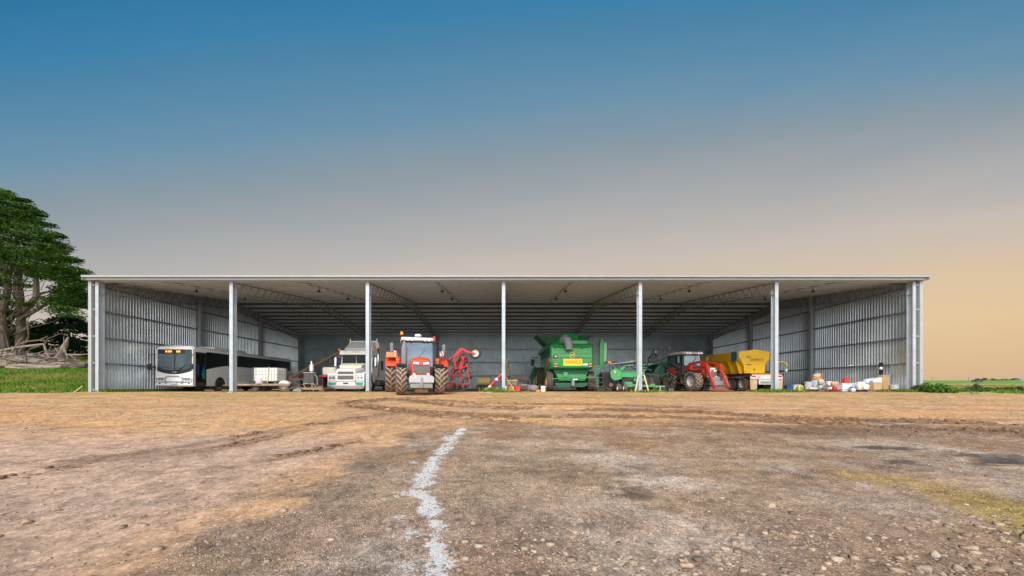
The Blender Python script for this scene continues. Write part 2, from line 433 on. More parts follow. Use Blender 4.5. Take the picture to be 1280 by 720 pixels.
C, gmask, lime, wet, grassm, _n = zones(gx.ravel(), gy.ravel())
def ground_mat():
    mat = bpy.data.materials.new('yard_soil'); t = NT(mat)
    out = t.add('ShaderNodeOutputMaterial'); b = t.add('ShaderNodeBsdfPrincipled'); b.inputs['Specular IOR Level'].default_value = .25
    t.L(b.outputs[0], out.inputs[0])
    geo = t.add('ShaderNodeNewGeometry'); pos = geo.outputs['Position']
    def at(n, o=2):
        a = t.add('ShaderNodeAttribute'); a.attribute_name = n; return a.outputs[o]
    c = at('soil', 0); g = at('gravel'); lm = at('lime'); wt_ = at('wet'); gs = at('grassy')
    fine = t.noise(pos, 22, 9, .82); mid = t.noise(pos, 5, 9, .78); lo = t.noise(pos, 1.4, 5, .6)
    v = t.math('ADD', t.math('MULTIPLY', t.math('SUBTRACT', fine, .5), 2.4), t.math('MULTIPLY', t.math('SUBTRACT', mid, .5), 2.2))
    v = t.math('ADD', v, t.math('MULTIPLY', t.math('SUBTRACT', lo, .5), .7))
    c = t.mix(1, c, t.ramp(t.math('ADD', v, .5), [(0, .36), (.5, .98), (1, 1.7)]), 'MULTIPLY')
    # crushed stone: every cell of a fine cell pattern has its own tone
    vo = t.add('ShaderNodeTexVoronoi', Scale=75); t.L(pos, vo.inputs['Vector']); 
    vo2 = t.add('ShaderNodeTexVoronoi', Scale=150); t.L(pos, vo2.inputs['Vector'])
    def tone(v): 
        s = t.add('ShaderNodeSeparateColor'); t.L(v.outputs['Color'], s.inputs[0])
        return t.ramp(s.outputs[0], [(0, (.55, .51, .48)), (.35, (.82, .79, .76)), (.7, (1.12, 1.08, 1.03)), (.9, (1.5, 1.42, 1.35)), (1, (2.0, 1.95, 1.9))])
    st = t.mix(.5, tone(vo), tone(vo2))
    cg = t.mix(1, c, st, 'MULTIPLY')
    c = t.mix(t.math('ADD', t.math('MULTIPLY', g, .85), .16), c, cg)
    # lime
    sp = t.math('ADD', t.math('MULTIPLY', t.noise(pos, 60, 3, .6), .5), t.math('MULTIPLY', t.noise(pos, 16, 4, .7), .5))
    sp = t.math('ADD', t.math('MULTIPLY', t.math('SUBTRACT', sp, .5), 4.2), .40)
    lf = t.math('MULTIPLY', t.math('SUBTRACT', t.math('MULTIPLY', lm, 1.1), sp), 4, True)
    c = t.mix(lf, c, (.96, .955, .94))
    wf = t.math('MULTIPLY', wt_, .8); c = t.mix(wf, c, (.07, .06, .055))
    t.L(c, b.inputs['Base Color'])
    t.L(t.math('SUBTRACT', .95, t.math('MULTIPLY', wt_, .6)), b.inputs['Roughness'])
    bp = t.add('ShaderNodeBump', Strength=.9, Distance=.03)
    vd = t.math('MULTIPLY', t.math('ADD', vo.outputs['Distance'], vo2.outputs['Distance']), t.math('MULTIPLY', g, -.9))
    h = t.math('ADD', t.math('ADD', t.math('MULTIPLY', fine, .7), mid), vd)
    t.L(h, bp.inputs['Height']); t.L(bp.outputs[0], b.inputs['Normal'])
    return mat
gmat = ground_mat()
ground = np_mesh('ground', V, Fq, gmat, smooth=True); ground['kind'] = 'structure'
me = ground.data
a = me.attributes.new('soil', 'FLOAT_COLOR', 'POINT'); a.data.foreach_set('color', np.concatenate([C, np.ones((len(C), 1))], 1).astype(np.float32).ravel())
for nme, arr in (('gravel', gmask), ('lime', lime), ('wet', wet), ('grassy', grassm)):
    a = me.attributes.new(nme, 'FLOAT', 'POINT'); a.data.foreach_set('value', arr.astype(np.float32))
# puddles
water = M('muddy_water', (.06, .05, .04), .04, 0, .05, spec=.6)
for cx, cy, rx, ry in PUDDLES:
    n = 36; lvl = float(base_z(cx, cy)) - .046
    vs = [(cx + 1.05 * rx * math.cos(2 * math.pi * k / n), cy + 1.05 * ry * math.sin(2 * math.pi * k / n), lvl) for k in range(n)]
    m = MB(); m.add(vs, [tuple(range(n))]); o = m.build('puddle', water); o['kind'] = 'structure'

# ---- loose gravel and stones
def rocks(n, xr, yr, smin, smax, dens, seed, flat=.6):
    g = np.random.default_rng(seed)
    x = g.uniform(*xr, n); y = yr[0] + (yr[1] - yr[0]) * g.random(n) ** 1.5
    keep = g.random(n) < dens(x, y); x = x[keep]; y = y[keep]; n = len(x)
    s = smin + (smax - smin) * g.random(n) ** 3
    z = ground_z(x, y) + s * .12
    base = np.array([(i, j, k) for i in (-1, 1) for j in (-1, 1) for k in (-1, 1)], float)
    V = base[None] * (0.55 + .6 * g.random((n, 8, 3))) * .5
    V[:, :, 2] *= flat
    a = g.random(n) * 6.283; ca, sa = np.cos(a), np.sin(a)
    xx = V[:, :, 0] * ca[:, None] - V[:, :, 1] * sa[:, None]; yy = V[:, :, 0] * sa[:, None] + V[:, :, 1] * ca[:, None]
    V = np.stack([xx, yy, V[:, :, 2]], 2) * s[:, None, None] + np.stack([x, y, z], 1)[:, None]
    q = np.array([(0, 1, 3, 2), (4, 6, 7, 5), (0, 4, 5, 1), (2, 3, 7, 6), (0, 2, 6, 4), (1, 5, 7, 3)])
    Fq = (q[None] + (np.arange(n) * 8)[:, None, None]).reshape(-1, 4)
    return V.reshape(-1, 3), Fq, n
def stone_mat():
    mat = bpy.data.materials.new('field_stone'); t = NT(mat)
    out = t.add('ShaderNodeOutputMaterial'); b = t.add('ShaderNodeBsdfPrincipled', Roughness=.9); b.inputs['Specular IOR Level'].default_value = .25
    t.L(b.outputs[0], out.inputs[0]); geo = t.add('ShaderNodeNewGeometry'); oi = t.add('ShaderNodeObjectInfo')
    r = t.math('FRACT', t.math('ADD', geo.outputs['Random Per Island'], oi.outputs['Random']))
    c = t.ramp(r, [(0, (.17, .125, .095)), (.25, (.27, .20, .15)), (.5, (.36, .265, .195)), (.75, (.43, .31, .215)), (.95, (.42, .34, .27)), (1, (.52, .44, .36))])
    c = t.mix(1, c, t.ramp(t.noise(geo.outputs['Position'], 30, 5, .7), [(.2, .62), (.8, 1.35)]), 'MULTIPLY')
    t.L(c, b.inputs['Base Color'])
    bp = t.add('ShaderNodeBump', Strength=.5, Distance=.01); t.L(t.noise(geo.outputs['Position'], 60, 4), bp.inputs['Height']); t.L(bp.outputs[0], b.inputs['Normal'])
    return mat
smat = stone_mat()
def dens_fine(x, y):
    _, g, l, w_, gr, _ = zones(x, y); return (.08 + .8 * g * (.3 + .7 * ss(.4, .6, fbm(x, y, 301)))) * (w_ < .3) * (np.abs(x) < y * 1.6 + 1)
Vr, Fr, n = rocks(90000, (-7.5, 13), (2.2, 9), .005, .024, dens_fine, 5); print('pebbles', n)
Vs, Fs, n2_ = rocks(20000, (-7, 11), (2.3, 7.5), .018, .07, lambda x, y: (.05 + .95 * ss(3.9, 3.1, y - .10 * x) * ss(-1.2, .6, x)) * (.25 + .75 * ss(.4, .6, fbm(x * 1.2, y * 1.2, 71))) * .45 * (np.abs(x) < y * 1.5 + .5), 6, .5)
Vt, Ft, n3_ = rocks(60000, (-24, 24), (8.0, 21.5), .014, .05, lambda x, y: ss(8.0, 12.5, y + 3 * (fbm(x * .4, y * .4, 313) - .5)) * (.10 + .45 * ss(.42, .62, fbm(x * .5, y * 1.2, 311))), 8, .45)
o = np_mesh('loose_gravel', np.concatenate([Vr, Vs, Vt]), np.concatenate([Fr, Fs + len(Vr), Ft + len(Vr) + len(Vs)]), smat)
tag(o, 'grey and tan crushed gravel scattered over the foreground of the yard', 'gravel', kind='stuff')
# clods thrown up along the wheel ruts
cv = []; cf = []; nb = 0; gg = np.random.default_rng(33)
for pts, wd, dep in RUTS:
    seg = [math.dist(p, q) for p, q in zip(pts[:-1], pts[1:])]; tot = sum(seg); n = int(tot * 62 * dep / .06)
    t_ = gg.random(n) * tot; cum = np.concatenate([[0], np.cumsum(seg)])
    k = np.clip(np.searchsorted(cum, t_) - 1, 0, len(seg) - 1); f = (t_ - cum[k]) / np.array(seg)[k]; P_ = np.array(pts)
    c0 = P_[k] * (1 - f[:, None]) + P_[k + 1] * f[:, None]; dirs = (P_[k + 1] - P_[k]) / np.array(seg)[k][:, None]
    nor = np.stack([-dirs[:, 1], dirs[:, 0]], 1); off = gg.choice([-1, 1], n) * wd * .75 + gg.normal(size=n) * wd * .28
    x = c0[:, 0] + nor[:, 0] * off; y = c0[:, 1] + nor[:, 1] * off
    kp = (vn(x * .8, y * 1.6, 241) > .42) & (np.abs(x) < 18); x = x[kp]; y = y[kp]; n = len(x)
    sz = (.03 + .10 * gg.random(n) ** 2) * min(1, dep / .05)
    base = np.array([(i, j, k_) for i in (-1, 1) for j in (-1, 1) for k_ in (-1, 1)], float)
    Vc = base[None] * (.5 + .7 * gg.random((n, 8, 3))) * .5; Vc[:, :, 2] *= .55; Vc[:, :, 0] *= 1.5
    Vc = Vc * sz[:, None, None] + np.stack([x, y, ground_z(x, y) + sz * .05], 1)[:, None]
    q_ = np.array([(0, 1, 3, 2), (4, 6, 7, 5), (0, 4, 5, 1), (2, 3, 7, 6), (0, 2, 6, 4), (1, 5, 7, 3)])
    cv.append(Vc.reshape(-1, 3)); cf.append((q_[None] + (np.arange(n) * 8)[:, None, None]).reshape(-1, 4) + nb); nb += n * 8
o = np_mesh('mud_clods', np.concatenate(cv), np.concatenate(cf), M('wet_clod', (.20, .11, .06), .85, 0, .35, scale=3), smooth=True)
tag(o, 'dark clods of churned mud lying along the curving wheel ruts', 'mud', kind='stuff')
# single larger stones
import bmesh
def stone_mesh(seed):
    r = random.Random(seed); b = bmesh.new(); bmesh.ops.create_icosphere(b, subdivisions=2, radius=.5)
    cuts = [(Vector((r.uniform(-1, 1), r.uniform(-1, 1), r.uniform(-.6, 1))).normalized(), r.uniform(.26, .42)) for _ in range(9)]
    for v in b.verts:
        for nn, dd in cuts:
            k = v.co.dot(nn) - dd
            if k > 0: v.co -= nn * k
        v.co.z *= .62; v.co.y *= .8
    me = bpy.data.meshes.new('stone'); b.to_mesh(me); b.free(); me.materials.append(smat); return me
sm = [stone_mesh(k) for k in range(7)]
sr = random.Random(3)
def stone(x, y, s, label, group=None, k=None):
    o = bpy.data.objects.new('stone', sm[sr.randrange(7) if k is None else k]); link(o)
    o.location = (x, y, gz(x, y) + s * .10); o.scale = (s * sr.uniform(.8, 1.25), s, s * sr.uniform(.6, 1)); o.rotation_euler = (sr.uniform(-.2, .2), sr.uniform(-.2, .2), sr.uniform(0, 6.3))
    tag(o, label, 'stone', group)
stone(*G(769, 695), .11, 'angular tan stone standing up alone right of the white lime line', k=1)
stone(*G(308, 703), .085, 'pale flat stone alone on dark gravel left of the white lime line')
stone(*G(592, 656), .075, 'small pinkish tan stone close right of the white lime line')
stone(*G(70, 637), .10, 'reddish brown stone lying alone on the smooth silt at the left')
stone(*G(35, 652), .12, 'long pale flat stone on the silt at the far left edge')
stone(*G(964, 634), .11, 'brown stone sitting on the middle of the grey gravel patch')
stone(*G(868, 645), .08, 'small tan stone on grey gravel above the stony strip')
for (px, py, s) in [(1136, 664, .10), (1155, 715, .13), (1170, 696, .11), (1135, 700, .08), (1198, 713, .11), (1243, 714, .12), (1045, 700, .12), (990, 672, .08), (1040, 697, .08), (905, 687, .09), (1085, 674, .06), (858, 692, .07), (896, 665, .06), (862, 709, .09)]:
    stone(*G(px, py), s * .95, 'flat tan stone in the stony strip along the bottom right of the yard', 'flat stones in the stony strip')
for i in range(130):
    px = sr.uniform(640, 1330); py = 735 - 80 * sr.random() ** 1.3 + (px - 900) * .01
    x, y = G(px, py); stone(x, y, sr.uniform(.03, .07), 'flat tan stone in the stony strip along the bottom right of the yard', 'flat stones in the stony strip')
for i in range(26):
    px = sr.uniform(0, 330); py = sr.uniform(600, 680); x, y = G(px, py)
    stone(x, y, sr.uniform(.03, .07), 'small pale stone half sunk in the smooth silt on the left', 'stones in the silt')
for i in range(26):
    px = sr.uniform(380, 1200); py = sr.uniform(560, 715); x, y = G(px, py)
    stone(x, y, sr.uniform(.025, .05), 'small loose stone lying on the grey gravel of the yard', 'stones on the gravel')

# ================================================================== the shed
galv = M('galvanised_steel', (.40, .45, .49), .5, .25, .14, dirt=.12, scale=2.2, dirtcol=(.36, .27, .17))
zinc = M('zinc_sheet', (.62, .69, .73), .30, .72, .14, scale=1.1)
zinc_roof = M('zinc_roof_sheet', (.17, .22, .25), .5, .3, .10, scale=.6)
purm = M('purlin_steel', (.56, .66, .74), .55, .1, .08)
trussm = M('truss_steel', (.32, .34, .35), .6, .2, .15)
steel_dark = M('weathered_girt_steel', (.20, .225, .24), .55, .3, .15)
gut = M('gutter_paint', (.34, .36, .36), .4, .1, .10)
shed = thing('farm_shed', 'long open fronted grey steel machinery shed with six bays', 'shed', (0, 0, 0))
Y0, Y1, YR = 22.6, 45.1, 33.85
SL = .12
def rz(y): return 6.68 + SL * (min(y, 2 * YR - y) - Y0)   # underside of the sheets
PX = [-24.05, -16.15, -8.13, -.12, 7.93, 15.95, 24.05]
def ibeam(mb, x, y0, y1, z0, z1, w=.2):
    mb.bx(x - w / 2, x + w / 2, y0, y0 + .018, z0, z1); mb.bx(x - w / 2, x + w / 2, y1 - .018, y1, z0, z1)
    mb.bx(x - .008, x + .008, y0 + .018, y1 - .018, z0, z1)
for i, x in enumerate(PX):
    m = MB(); ibeam(m, x, Y0, Y0 + .36, -.15, 6.50); m.bx(x - .19, x + .19, Y0 - .03, Y0 + .39, -.02, .012)
    m.bx(x - .1, x + .1, Y0 + .02, Y0 + .34, 5.78, 5.80)
    m.build('column', galv, shed)
    m = MB(); ibeam(m, x, Y1 - .36, Y1, -.05, 6.50); m.build('column', galv, shed)
for sx in (-1, 1):
    for yy in (30.2, 37.7):
        m = MB(); x = sx * 24.05
        for f in (-.15, .15): m.bx(x + f - .009, x + f + .009, yy - .1, yy + .1, -.05, rz(yy) - .2)
        m.bx(x - .14, x + .14, yy - .008, yy + .008, -.05, rz(yy) - .2); m.build('column', galv, shed)
# lattice trusses
def truss(x):
    m = MB(); w = .09
    def top(y): return rz(y) - .20
    dep = .66
    for (a, b) in ((Y0 + .36, YR), (YR, Y1 - .36)):
        m.beam((x, a, top(a) - .03), (x, b, top(b) - .03), w, .06)
        m.beam((x, a, top(a) - dep), (x, b, top(b) - dep), w, .06)
        n = 15
        for k in range(n):
            ya = a + (b - a) * k / n; yb = a + (b - a) * (k + .5) / n; yc = a + (b - a) * (k + 1) / n
            lo = lambda y: Vector((x, y, top(y) - dep + .03)); hi = lambda y: Vector((x, y, top(y) - .06))
            if k == 0: lo0 = lo(ya + .02)
            m.beam(hi(ya), lo(yb), .035, .035); m.beam(lo(yb), hi(yc), .035, .035)
    return m
for x in PX: truss(x).build('roof_truss', trussm, shed)
# purlins
pur = list(np.linspace(Y0 + .15, YR - .35, 10)) + list(np.linspace(YR + .35, Y1 - .1, 10))
for y in pur:
    m = MB(); z = rz(y) - .012; s = 1 if y < YR else -1
    m.bx(-24.4, 24.4, y - .0015, y + .0015, z - .185, z - .003); m.bx(-24.4, 24.4, y, y + .075, z - .19, z - .185); m.bx(-24.4, 24.4, y - .075, y, z - .012 , z - .006)
    m.bx(-24.4, 24.4, y + .072, y + .075, z - .185, z - .165)
    m.build('purlin', purm, shed, smooth=False)
# bridging rods down the middle of every bay, and fly braces at the trusses
for i in range(6):
    x = (PX[i] + PX[i + 1]) / 2; m = MB()
    for a, b in zip(pur[:-1], pur[1:]):
        m.beam((x - .02, a, rz(a) - .14), (x + .02, b, rz(b) - .14), .05, .05)
        m.bx(x - .16, x + .16, a - .012, a + .012, rz(a) - .24, rz(a) - .20)
    m.build('purlin_bridging', trussm, shed)
for i, x in enumerate(PX):
    for k in (2, 6, 13, 17):
        y = pur[k]
        for s in (-1, 1):
            if abs(x + s * .8) < 24.2: m = MB(); m.beam((x, y, rz(y) - .84), (x + s * .85, y, rz(y) - .2), .05, .008); m.build('fly_brace', trussm, shed)
# corrugated sheets
def ribs(length, pitch=.2, h=.055):
    """profile (u, v) of ribbed cladding"""
    pr = []; n = int(round(length / pitch))
    for k in range(n):
        u = k * length / n
        pr += [(u, 0), (u + pitch * .5, 0), (u + pitch * .60, h), (u + pitch * .86, h)]
    pr.append((length, 0)); return pr
def sheet(pts, lo, hi, name, mat):
    """pts: (x,y) along the profile, lo/hi: heights"""
    v = []; f = []
    for k, (x, y) in enumerate(pts): v += [(x, y, lo(x, y)), (x, y, hi(x, y))]
    for k in range(len(pts) - 1): f.append((2 * k, 2 * k + 2, 2 * k + 3, 2 * k + 1))
    m = MB(); m.add(v, f); return m.build(name, mat, shed, smooth=False)
for sx in (-1, 1):
    sheet([(sx * (24.30 + v), Y0 + .1 + u) for u, v in ribs(22.6)], lambda x, y: .08, lambda x, y: rz(y) - .002, 'side_wall', zinc)
    m = MB()   # face trim on the end of the wall, and base rail
    m.bx(sx * 24.25, sx * 24.425, Y0 - .12, Y0 + .09, -.05, 6.62); m.build('corner_trim', gut, shed)
    for z in (.12, 1.71, 3.27, 4.85, 6.30):
        m = MB(); m.bx(sx * 24.16, sx * 24.165, Y0, Y1, z - .035, z + .035); m.bx(sx * 24.165, sx * 24.296, Y0, Y1, z + .03, z + .035); m.bx(sx * 24.165, sx * 24.296, Y0, Y1, z - .035, z - .03)
        m.build('girt', steel_dark if z > 1 else steel_dark, shed, smooth=False)
        m = MB(); m.bx(sx * 24.16, sx * 24.32, Y0 - .03, Y0 - .003, z - .05, z + .05); m.build('girt_cleat', galv, shed)
        if z < 1: continue
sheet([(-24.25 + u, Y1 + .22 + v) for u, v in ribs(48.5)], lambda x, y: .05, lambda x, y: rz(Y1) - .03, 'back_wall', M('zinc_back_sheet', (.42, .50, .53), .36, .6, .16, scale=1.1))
for z in (.12, 1.62, 3.2, 4.75, 6.3):
    m = MB(); m.bx(-24.1, 24.1, Y1 + .02, Y1 + .025, z - .07, z + .07); m.bx(-24.1, 24.1, Y1 + .025, Y1 + .2, z - .075, z - .07); m.build('girt', galv, shed, smooth=False)
for (x0, x1) in ((PX[0], PX[1]), (PX[5], PX[6])):
    for a, b in (((x0, .2), (x1, 6.3)), ((x0, 6.3), (x1, .2))):
        m = MB(); m.beam((a[0], Y1 - .05, a[1]), (b[0], Y1 - .07 if a[1] < 1 else Y1 - .1, b[1]), .06, .02); m.build('wall_brace', galv, shed)
    for a, b in (((x0, Y0 + 1, 0), (x1, YR - .5, 0)), ((x0, YR - .5, 0), (x1, Y0 + 1, 0))):
        m = MB(); m.tube([(a[0], a[1], rz(a[1]) - .26), (b[0], b[1], rz(b[1]) - .26)], .018, 6); m.build('roof_brace', galv, shed)
# roof: two slopes
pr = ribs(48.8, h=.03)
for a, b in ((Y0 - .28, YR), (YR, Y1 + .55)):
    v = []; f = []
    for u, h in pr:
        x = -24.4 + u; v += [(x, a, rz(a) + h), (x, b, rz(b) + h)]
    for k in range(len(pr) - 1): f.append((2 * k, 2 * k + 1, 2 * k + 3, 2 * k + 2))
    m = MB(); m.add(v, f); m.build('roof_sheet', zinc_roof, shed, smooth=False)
m = MB(); m.prism([(YR - .25, rz(YR) + .02), (YR, rz(YR) + .06), (YR + .25, rz(YR) + .02), (YR, rz(YR) + .045)], -24.4, 24.4); m.build('ridge_cap', gut, shed)
# gutter and fascia
yg = Y0 - .30
m = MB(); m.prism([(yg - .01, 6.53), (yg, 6.53), (yg, 6.63), (yg - .01, 6.63)], -24.44, 24.46); m.prism([(yg, 6.50), (yg + .03, 6.50), (yg + .03, 6.66), (yg, 6.66)], -24.45, 24.45)
m.build('fascia', gut, shed, smooth=False)
m = MB(); m.prism([(yg - .17, 6.66), (yg - .155, 6.66), (yg - .155, 6.765), (yg - .005, 6.765), (yg - .005, 6.78), (yg - .185, 6.78), (yg - .185, 6.75), (yg - .17, 6.745)][:0] or [(yg - .16, 6.64), (yg, 6.64), (yg, 6.77), (yg - .012, 6.77), (yg - .012, 6.652), (yg - .148, 6.652), (yg - .148, 6.75), (yg - .175, 6.75), (yg - .175, 6.735), (yg - .16, 6.735)], -24.48, 24.55)
for s in (-24.48, 24.55): m.prism([(yg - .16, 6.645), (yg, 6.645), (yg, 6.77), (yg - .16, 6.74)], s - .004, s + .004)
m.build('gutter', gut, shed, smooth=False)
for sx in (-1, 1):   # barge trim up the gable ends
    for a, b in ((Y0 - .45, YR), (YR, Y1 + .55)):
        m = MB(); x0, x1 = sx * 24.40, sx * 24.45
        m.prism([(a, rz(a) - .16), (b, rz(b) - .16), (b, rz(b) + .06), (a, rz(a) + .06)], x1 - .01, x1); m.prism([(a, rz(a) + .05), (b, rz(b) + .05), (b, rz(b) + .06), (a, rz(a) + .06)], min(x0, x1 - .012) , max(x0, x1 - .012) + .001)
        m.build('barge_trim', gut, shed, smooth=False)
# small signs of use: lamps hanging under the bridging line
lampm = M('lamp_black', (.03, .03, .03), .5)
proto = None
nam = ['first', 'second', 'third', 'fourth', 'fifth', 'sixth']
for i in range(6):
    x = (PX[i] + PX[i + 1]) / 2
    for j, y in enumerate((25.0, 29.6)):
        lab = 'black cone lamp under roof in the %s bay from left, %s' % (nam[i], 'nearer the eave' if j == 0 else 'nearer the ridge')
        if proto is None:
            proto = thing('hanging_lamp', lab, 'lamp', (x, y, rz(y) - .22), group='lamps hung under the shed roof')
            m = MB(); m.tube([(0, 0, 0), (0, 0, -.14)], .012, 6); m.build('rod', lampm, proto)
            m = MB(); m.lathe([(-.27, .12), (-.26, .125), (-.18, .05), (-.12, .04), (-.12, .001)], (0, 0, 0), 'z', 16); m.build('lamp_shade', lampm, proto)
        else:
            o = copy_tree(proto); o.location = (x, y, rz(y) - .22); o['label'] = lab
# ================================================================== vehicles
white = M('white_paint', (.74, .74, .72), .32, 0, .05, dirt=.25, coat=.3, dirtcol=(.36, .27, .19))
busw = M('coach_white', (.84, .84, .84), .28, 0, .03, dirt=.08, coat=.5, dirtcol=(.42, .36, .30), dscale=.7)
cream = M('cream_paint', (.62, .58, .50), .4, 0, .08, dirt=.35, coat=.2)
black = M('black_plastic', (.022, .022, .024), .45, 0, .2, dirt=.12)
glass = M('tinted_glass', (.006, .008, .009), .10, 0, .05, spec=.25)
glassl = M('cab_glass', (.14, .20, .25), .05, .45, .1, spec=.9)
rubber = M('dusty_tyre', (.045, .04, .036), .85, 0, .25, dirt=.55, dirtcol=(.24, .165, .11), dscale=5)
lug = M('muddy_tread', (.30, .215, .15), .9, 0, .3, scale=9)
lugd = M('dusty_tread', (.13, .105, .085), .9, 0, .3, scale=9)
tan = M('tan_rim', (.36, .31, .26), .6, .1, .15, dirt=.5)
silver = M('silver_rim', (.52, .51, .49), .5, .3, .15, dirt=.4)
red = M('tractor_red', (.52, .032, .02), .35, 0, .12, dirt=.3, coat=.4)
orangered = M('orange_red', (.66, .068, .018), .35, 0, .12, dirt=.28, coat=.4)
redimp = M('implement_red', (.50, .035, .03), .5, 0, .2, dirt=.3)
green = M('harvester_green', (.018, .27, .055), .38, 0, .18, dirt=.24, coat=.4)
lgreen = M('bright_green', (.05, .33, .12), .42, 0, .15, dirt=.35)
dgreen = M('dark_green', (.012, .11, .05), .5, 0, .15, dirt=.2)
yellow = M('yellow_paint', (.92, .55, .012), .45, 0, .10, dirt=.10, coat=.1, dirtcol=(.32, .18, .05))
grey = M('grey_plastic', (.17, .18, .20), .6, 0, .12, dirt=.2)
mgrey = M('mid_grey_metal', (.30, .31, .32), .5, .4, .15, dirt=.3)
chrome = M('chrome', (.66, .66, .66), .16, .95, .06, dirt=.2)
amber = M('amber_lens', (.85, .26, .02), .25)
redlens = M('red_lens', (.55, .02, .02), .25)
clear = M('clear_lens', (.75, .77, .80), .12, .1)
dark = M('dark_machinery', (.05, .045, .042), .7, .1, .4, dirt=.4)
rust = M('rusty_steel', (.17, .085, .05), .85, .1, .4, dirt=.3)
maroon = M('maroon_chassis', (.13, .025, .03), .6, 0, .15, dirt=.3)
teal = M('teal_panel', (.02, .33, .27), .45, 0, .1, dirt=.15)
blue = M('blue_cloth', (.03, .10, .34), .7, 0, .2)

def circ(cy, cz, r, a0, a1, n=10):
    return [(cy + r * math.cos(R(a0 + (a1 - a0) * k / n)), cz + r * math.sin(R(a0 + (a1 - a0) * k / n))) for k in range(n + 1)]

def wheel(parent, c, r, w, rimr=None, rim_mat=None, tread=0, tmat=None, lugmat=None, side=-1, name='wheel'):
    """tyre with its axle along x at c; tread = number of chevron lugs; the dish of the rim faces side"""
    rimr = rimr or r * .6; x, y, z = c; h = w / 2; sh = r * .045
    m = MB(); lh = r * .05 if tread else 0
    rr = r - lh
    prof = [(-h * .78, rimr), (-h * .98, rimr * 1.12), (-h, (rimr + rr) / 2), (-h * .93, rr * .95), (-h * .8, rr), (h * .8, rr), (h * .93, rr * .95), (h, (rimr + rr) / 2), (h * .98, rimr * 1.12), (h * .78, rimr)]
    m.lathe(prof, c, 'x', 32); m.m = 1
    if tread:
        for k in range(tread):
            for s in (-1, 1):
                a = 2 * math.pi * (k + (0 if s < 0 else .5)) / tread; da = 2 * math.pi / tread * .95
                vs = []
                for t in (0, 1):              # t 0: shoulder, 1: centre
                    aa = a + da * t; xx = s * h * (.97 if t == 0 else -.04)
                    for q in (-1, 1):
                        b = aa + q * .21 * 2 * math.pi / tread
                        for rad in (rr * (.93 if t == 0 else .985), r * (.975 if t == 0 else 1)):
                            vs.append((x + xx, y - math.sin(b) * rad, z + math.cos(b) * rad))
                m.add(vs, [(0, 1, 3, 2), (4, 6, 7, 5), (0, 4, 5, 1), (2, 3, 7, 6), (1, 5, 7, 3), (0, 2, 6, 4)])
    o = m.build(name, [tmat or rubber, lugmat or lug], parent)
    m = MB(); s = side
    m.lathe([(s * h * .80, rimr * 1.02), (s * h * .86, rimr * .98), (s * h * .80, rimr * .90), (s * h * .25, rimr * .80), (s * h * .15, rimr * .45), (s * h * .42, rimr * .36), (s * h * .45, .001)], c, 'x', 28)
    m.lathe([(-s * h * .80, rimr * 1.02), (-s * h * .2, rimr * .85), (-s * h * .1, .001)], c, 'x', 20)
    for k in range(8):
        a = 2 * math.pi * k / 8; m.lathe([(s * h * .14, rimr * .06), (s * h * .36, rimr * .06), (s * h * .36, .001)], (x, y + math.sin(a) * rimr * .55, z + math.cos(a) * rimr * .55), 'x', 6)
    m.build('rim', rim_mat or silver, o)
    return o
def text_obj(name, body, size, mat, parent, loc, depth=.006, bold=0, sx=1):
    cu = bpy.data.curves.new('t', 'FONT'); cu.body = body; cu.size = size; cu.extrude = depth; cu.align_x = 'CENTER'; cu.align_y = 'CENTER'; cu.offset = bold
    t = bpy.data.objects.new('t', cu); COL.objects.link(t)
    dg = bpy.context.evaluated_depsgraph_get(); me = bpy.data.meshes.new_from_object(t.evaluated_get(dg))
    me.transform(Matrix.Rotation(R(90), 4, 'X') @ Matrix.Diagonal((sx, 1, 1, 1))); me.materials.clear(); me.materials.append(mat)
    bpy.data.objects.remove(t); me.name = name
    o = bpy.data.objects.new(name, me); link(o, parent); o.location = loc; return o
def rect(m, x0, x1, z0, z1, y, t=.02): m.bx(x0, x1, y - t, y, z0, z1)

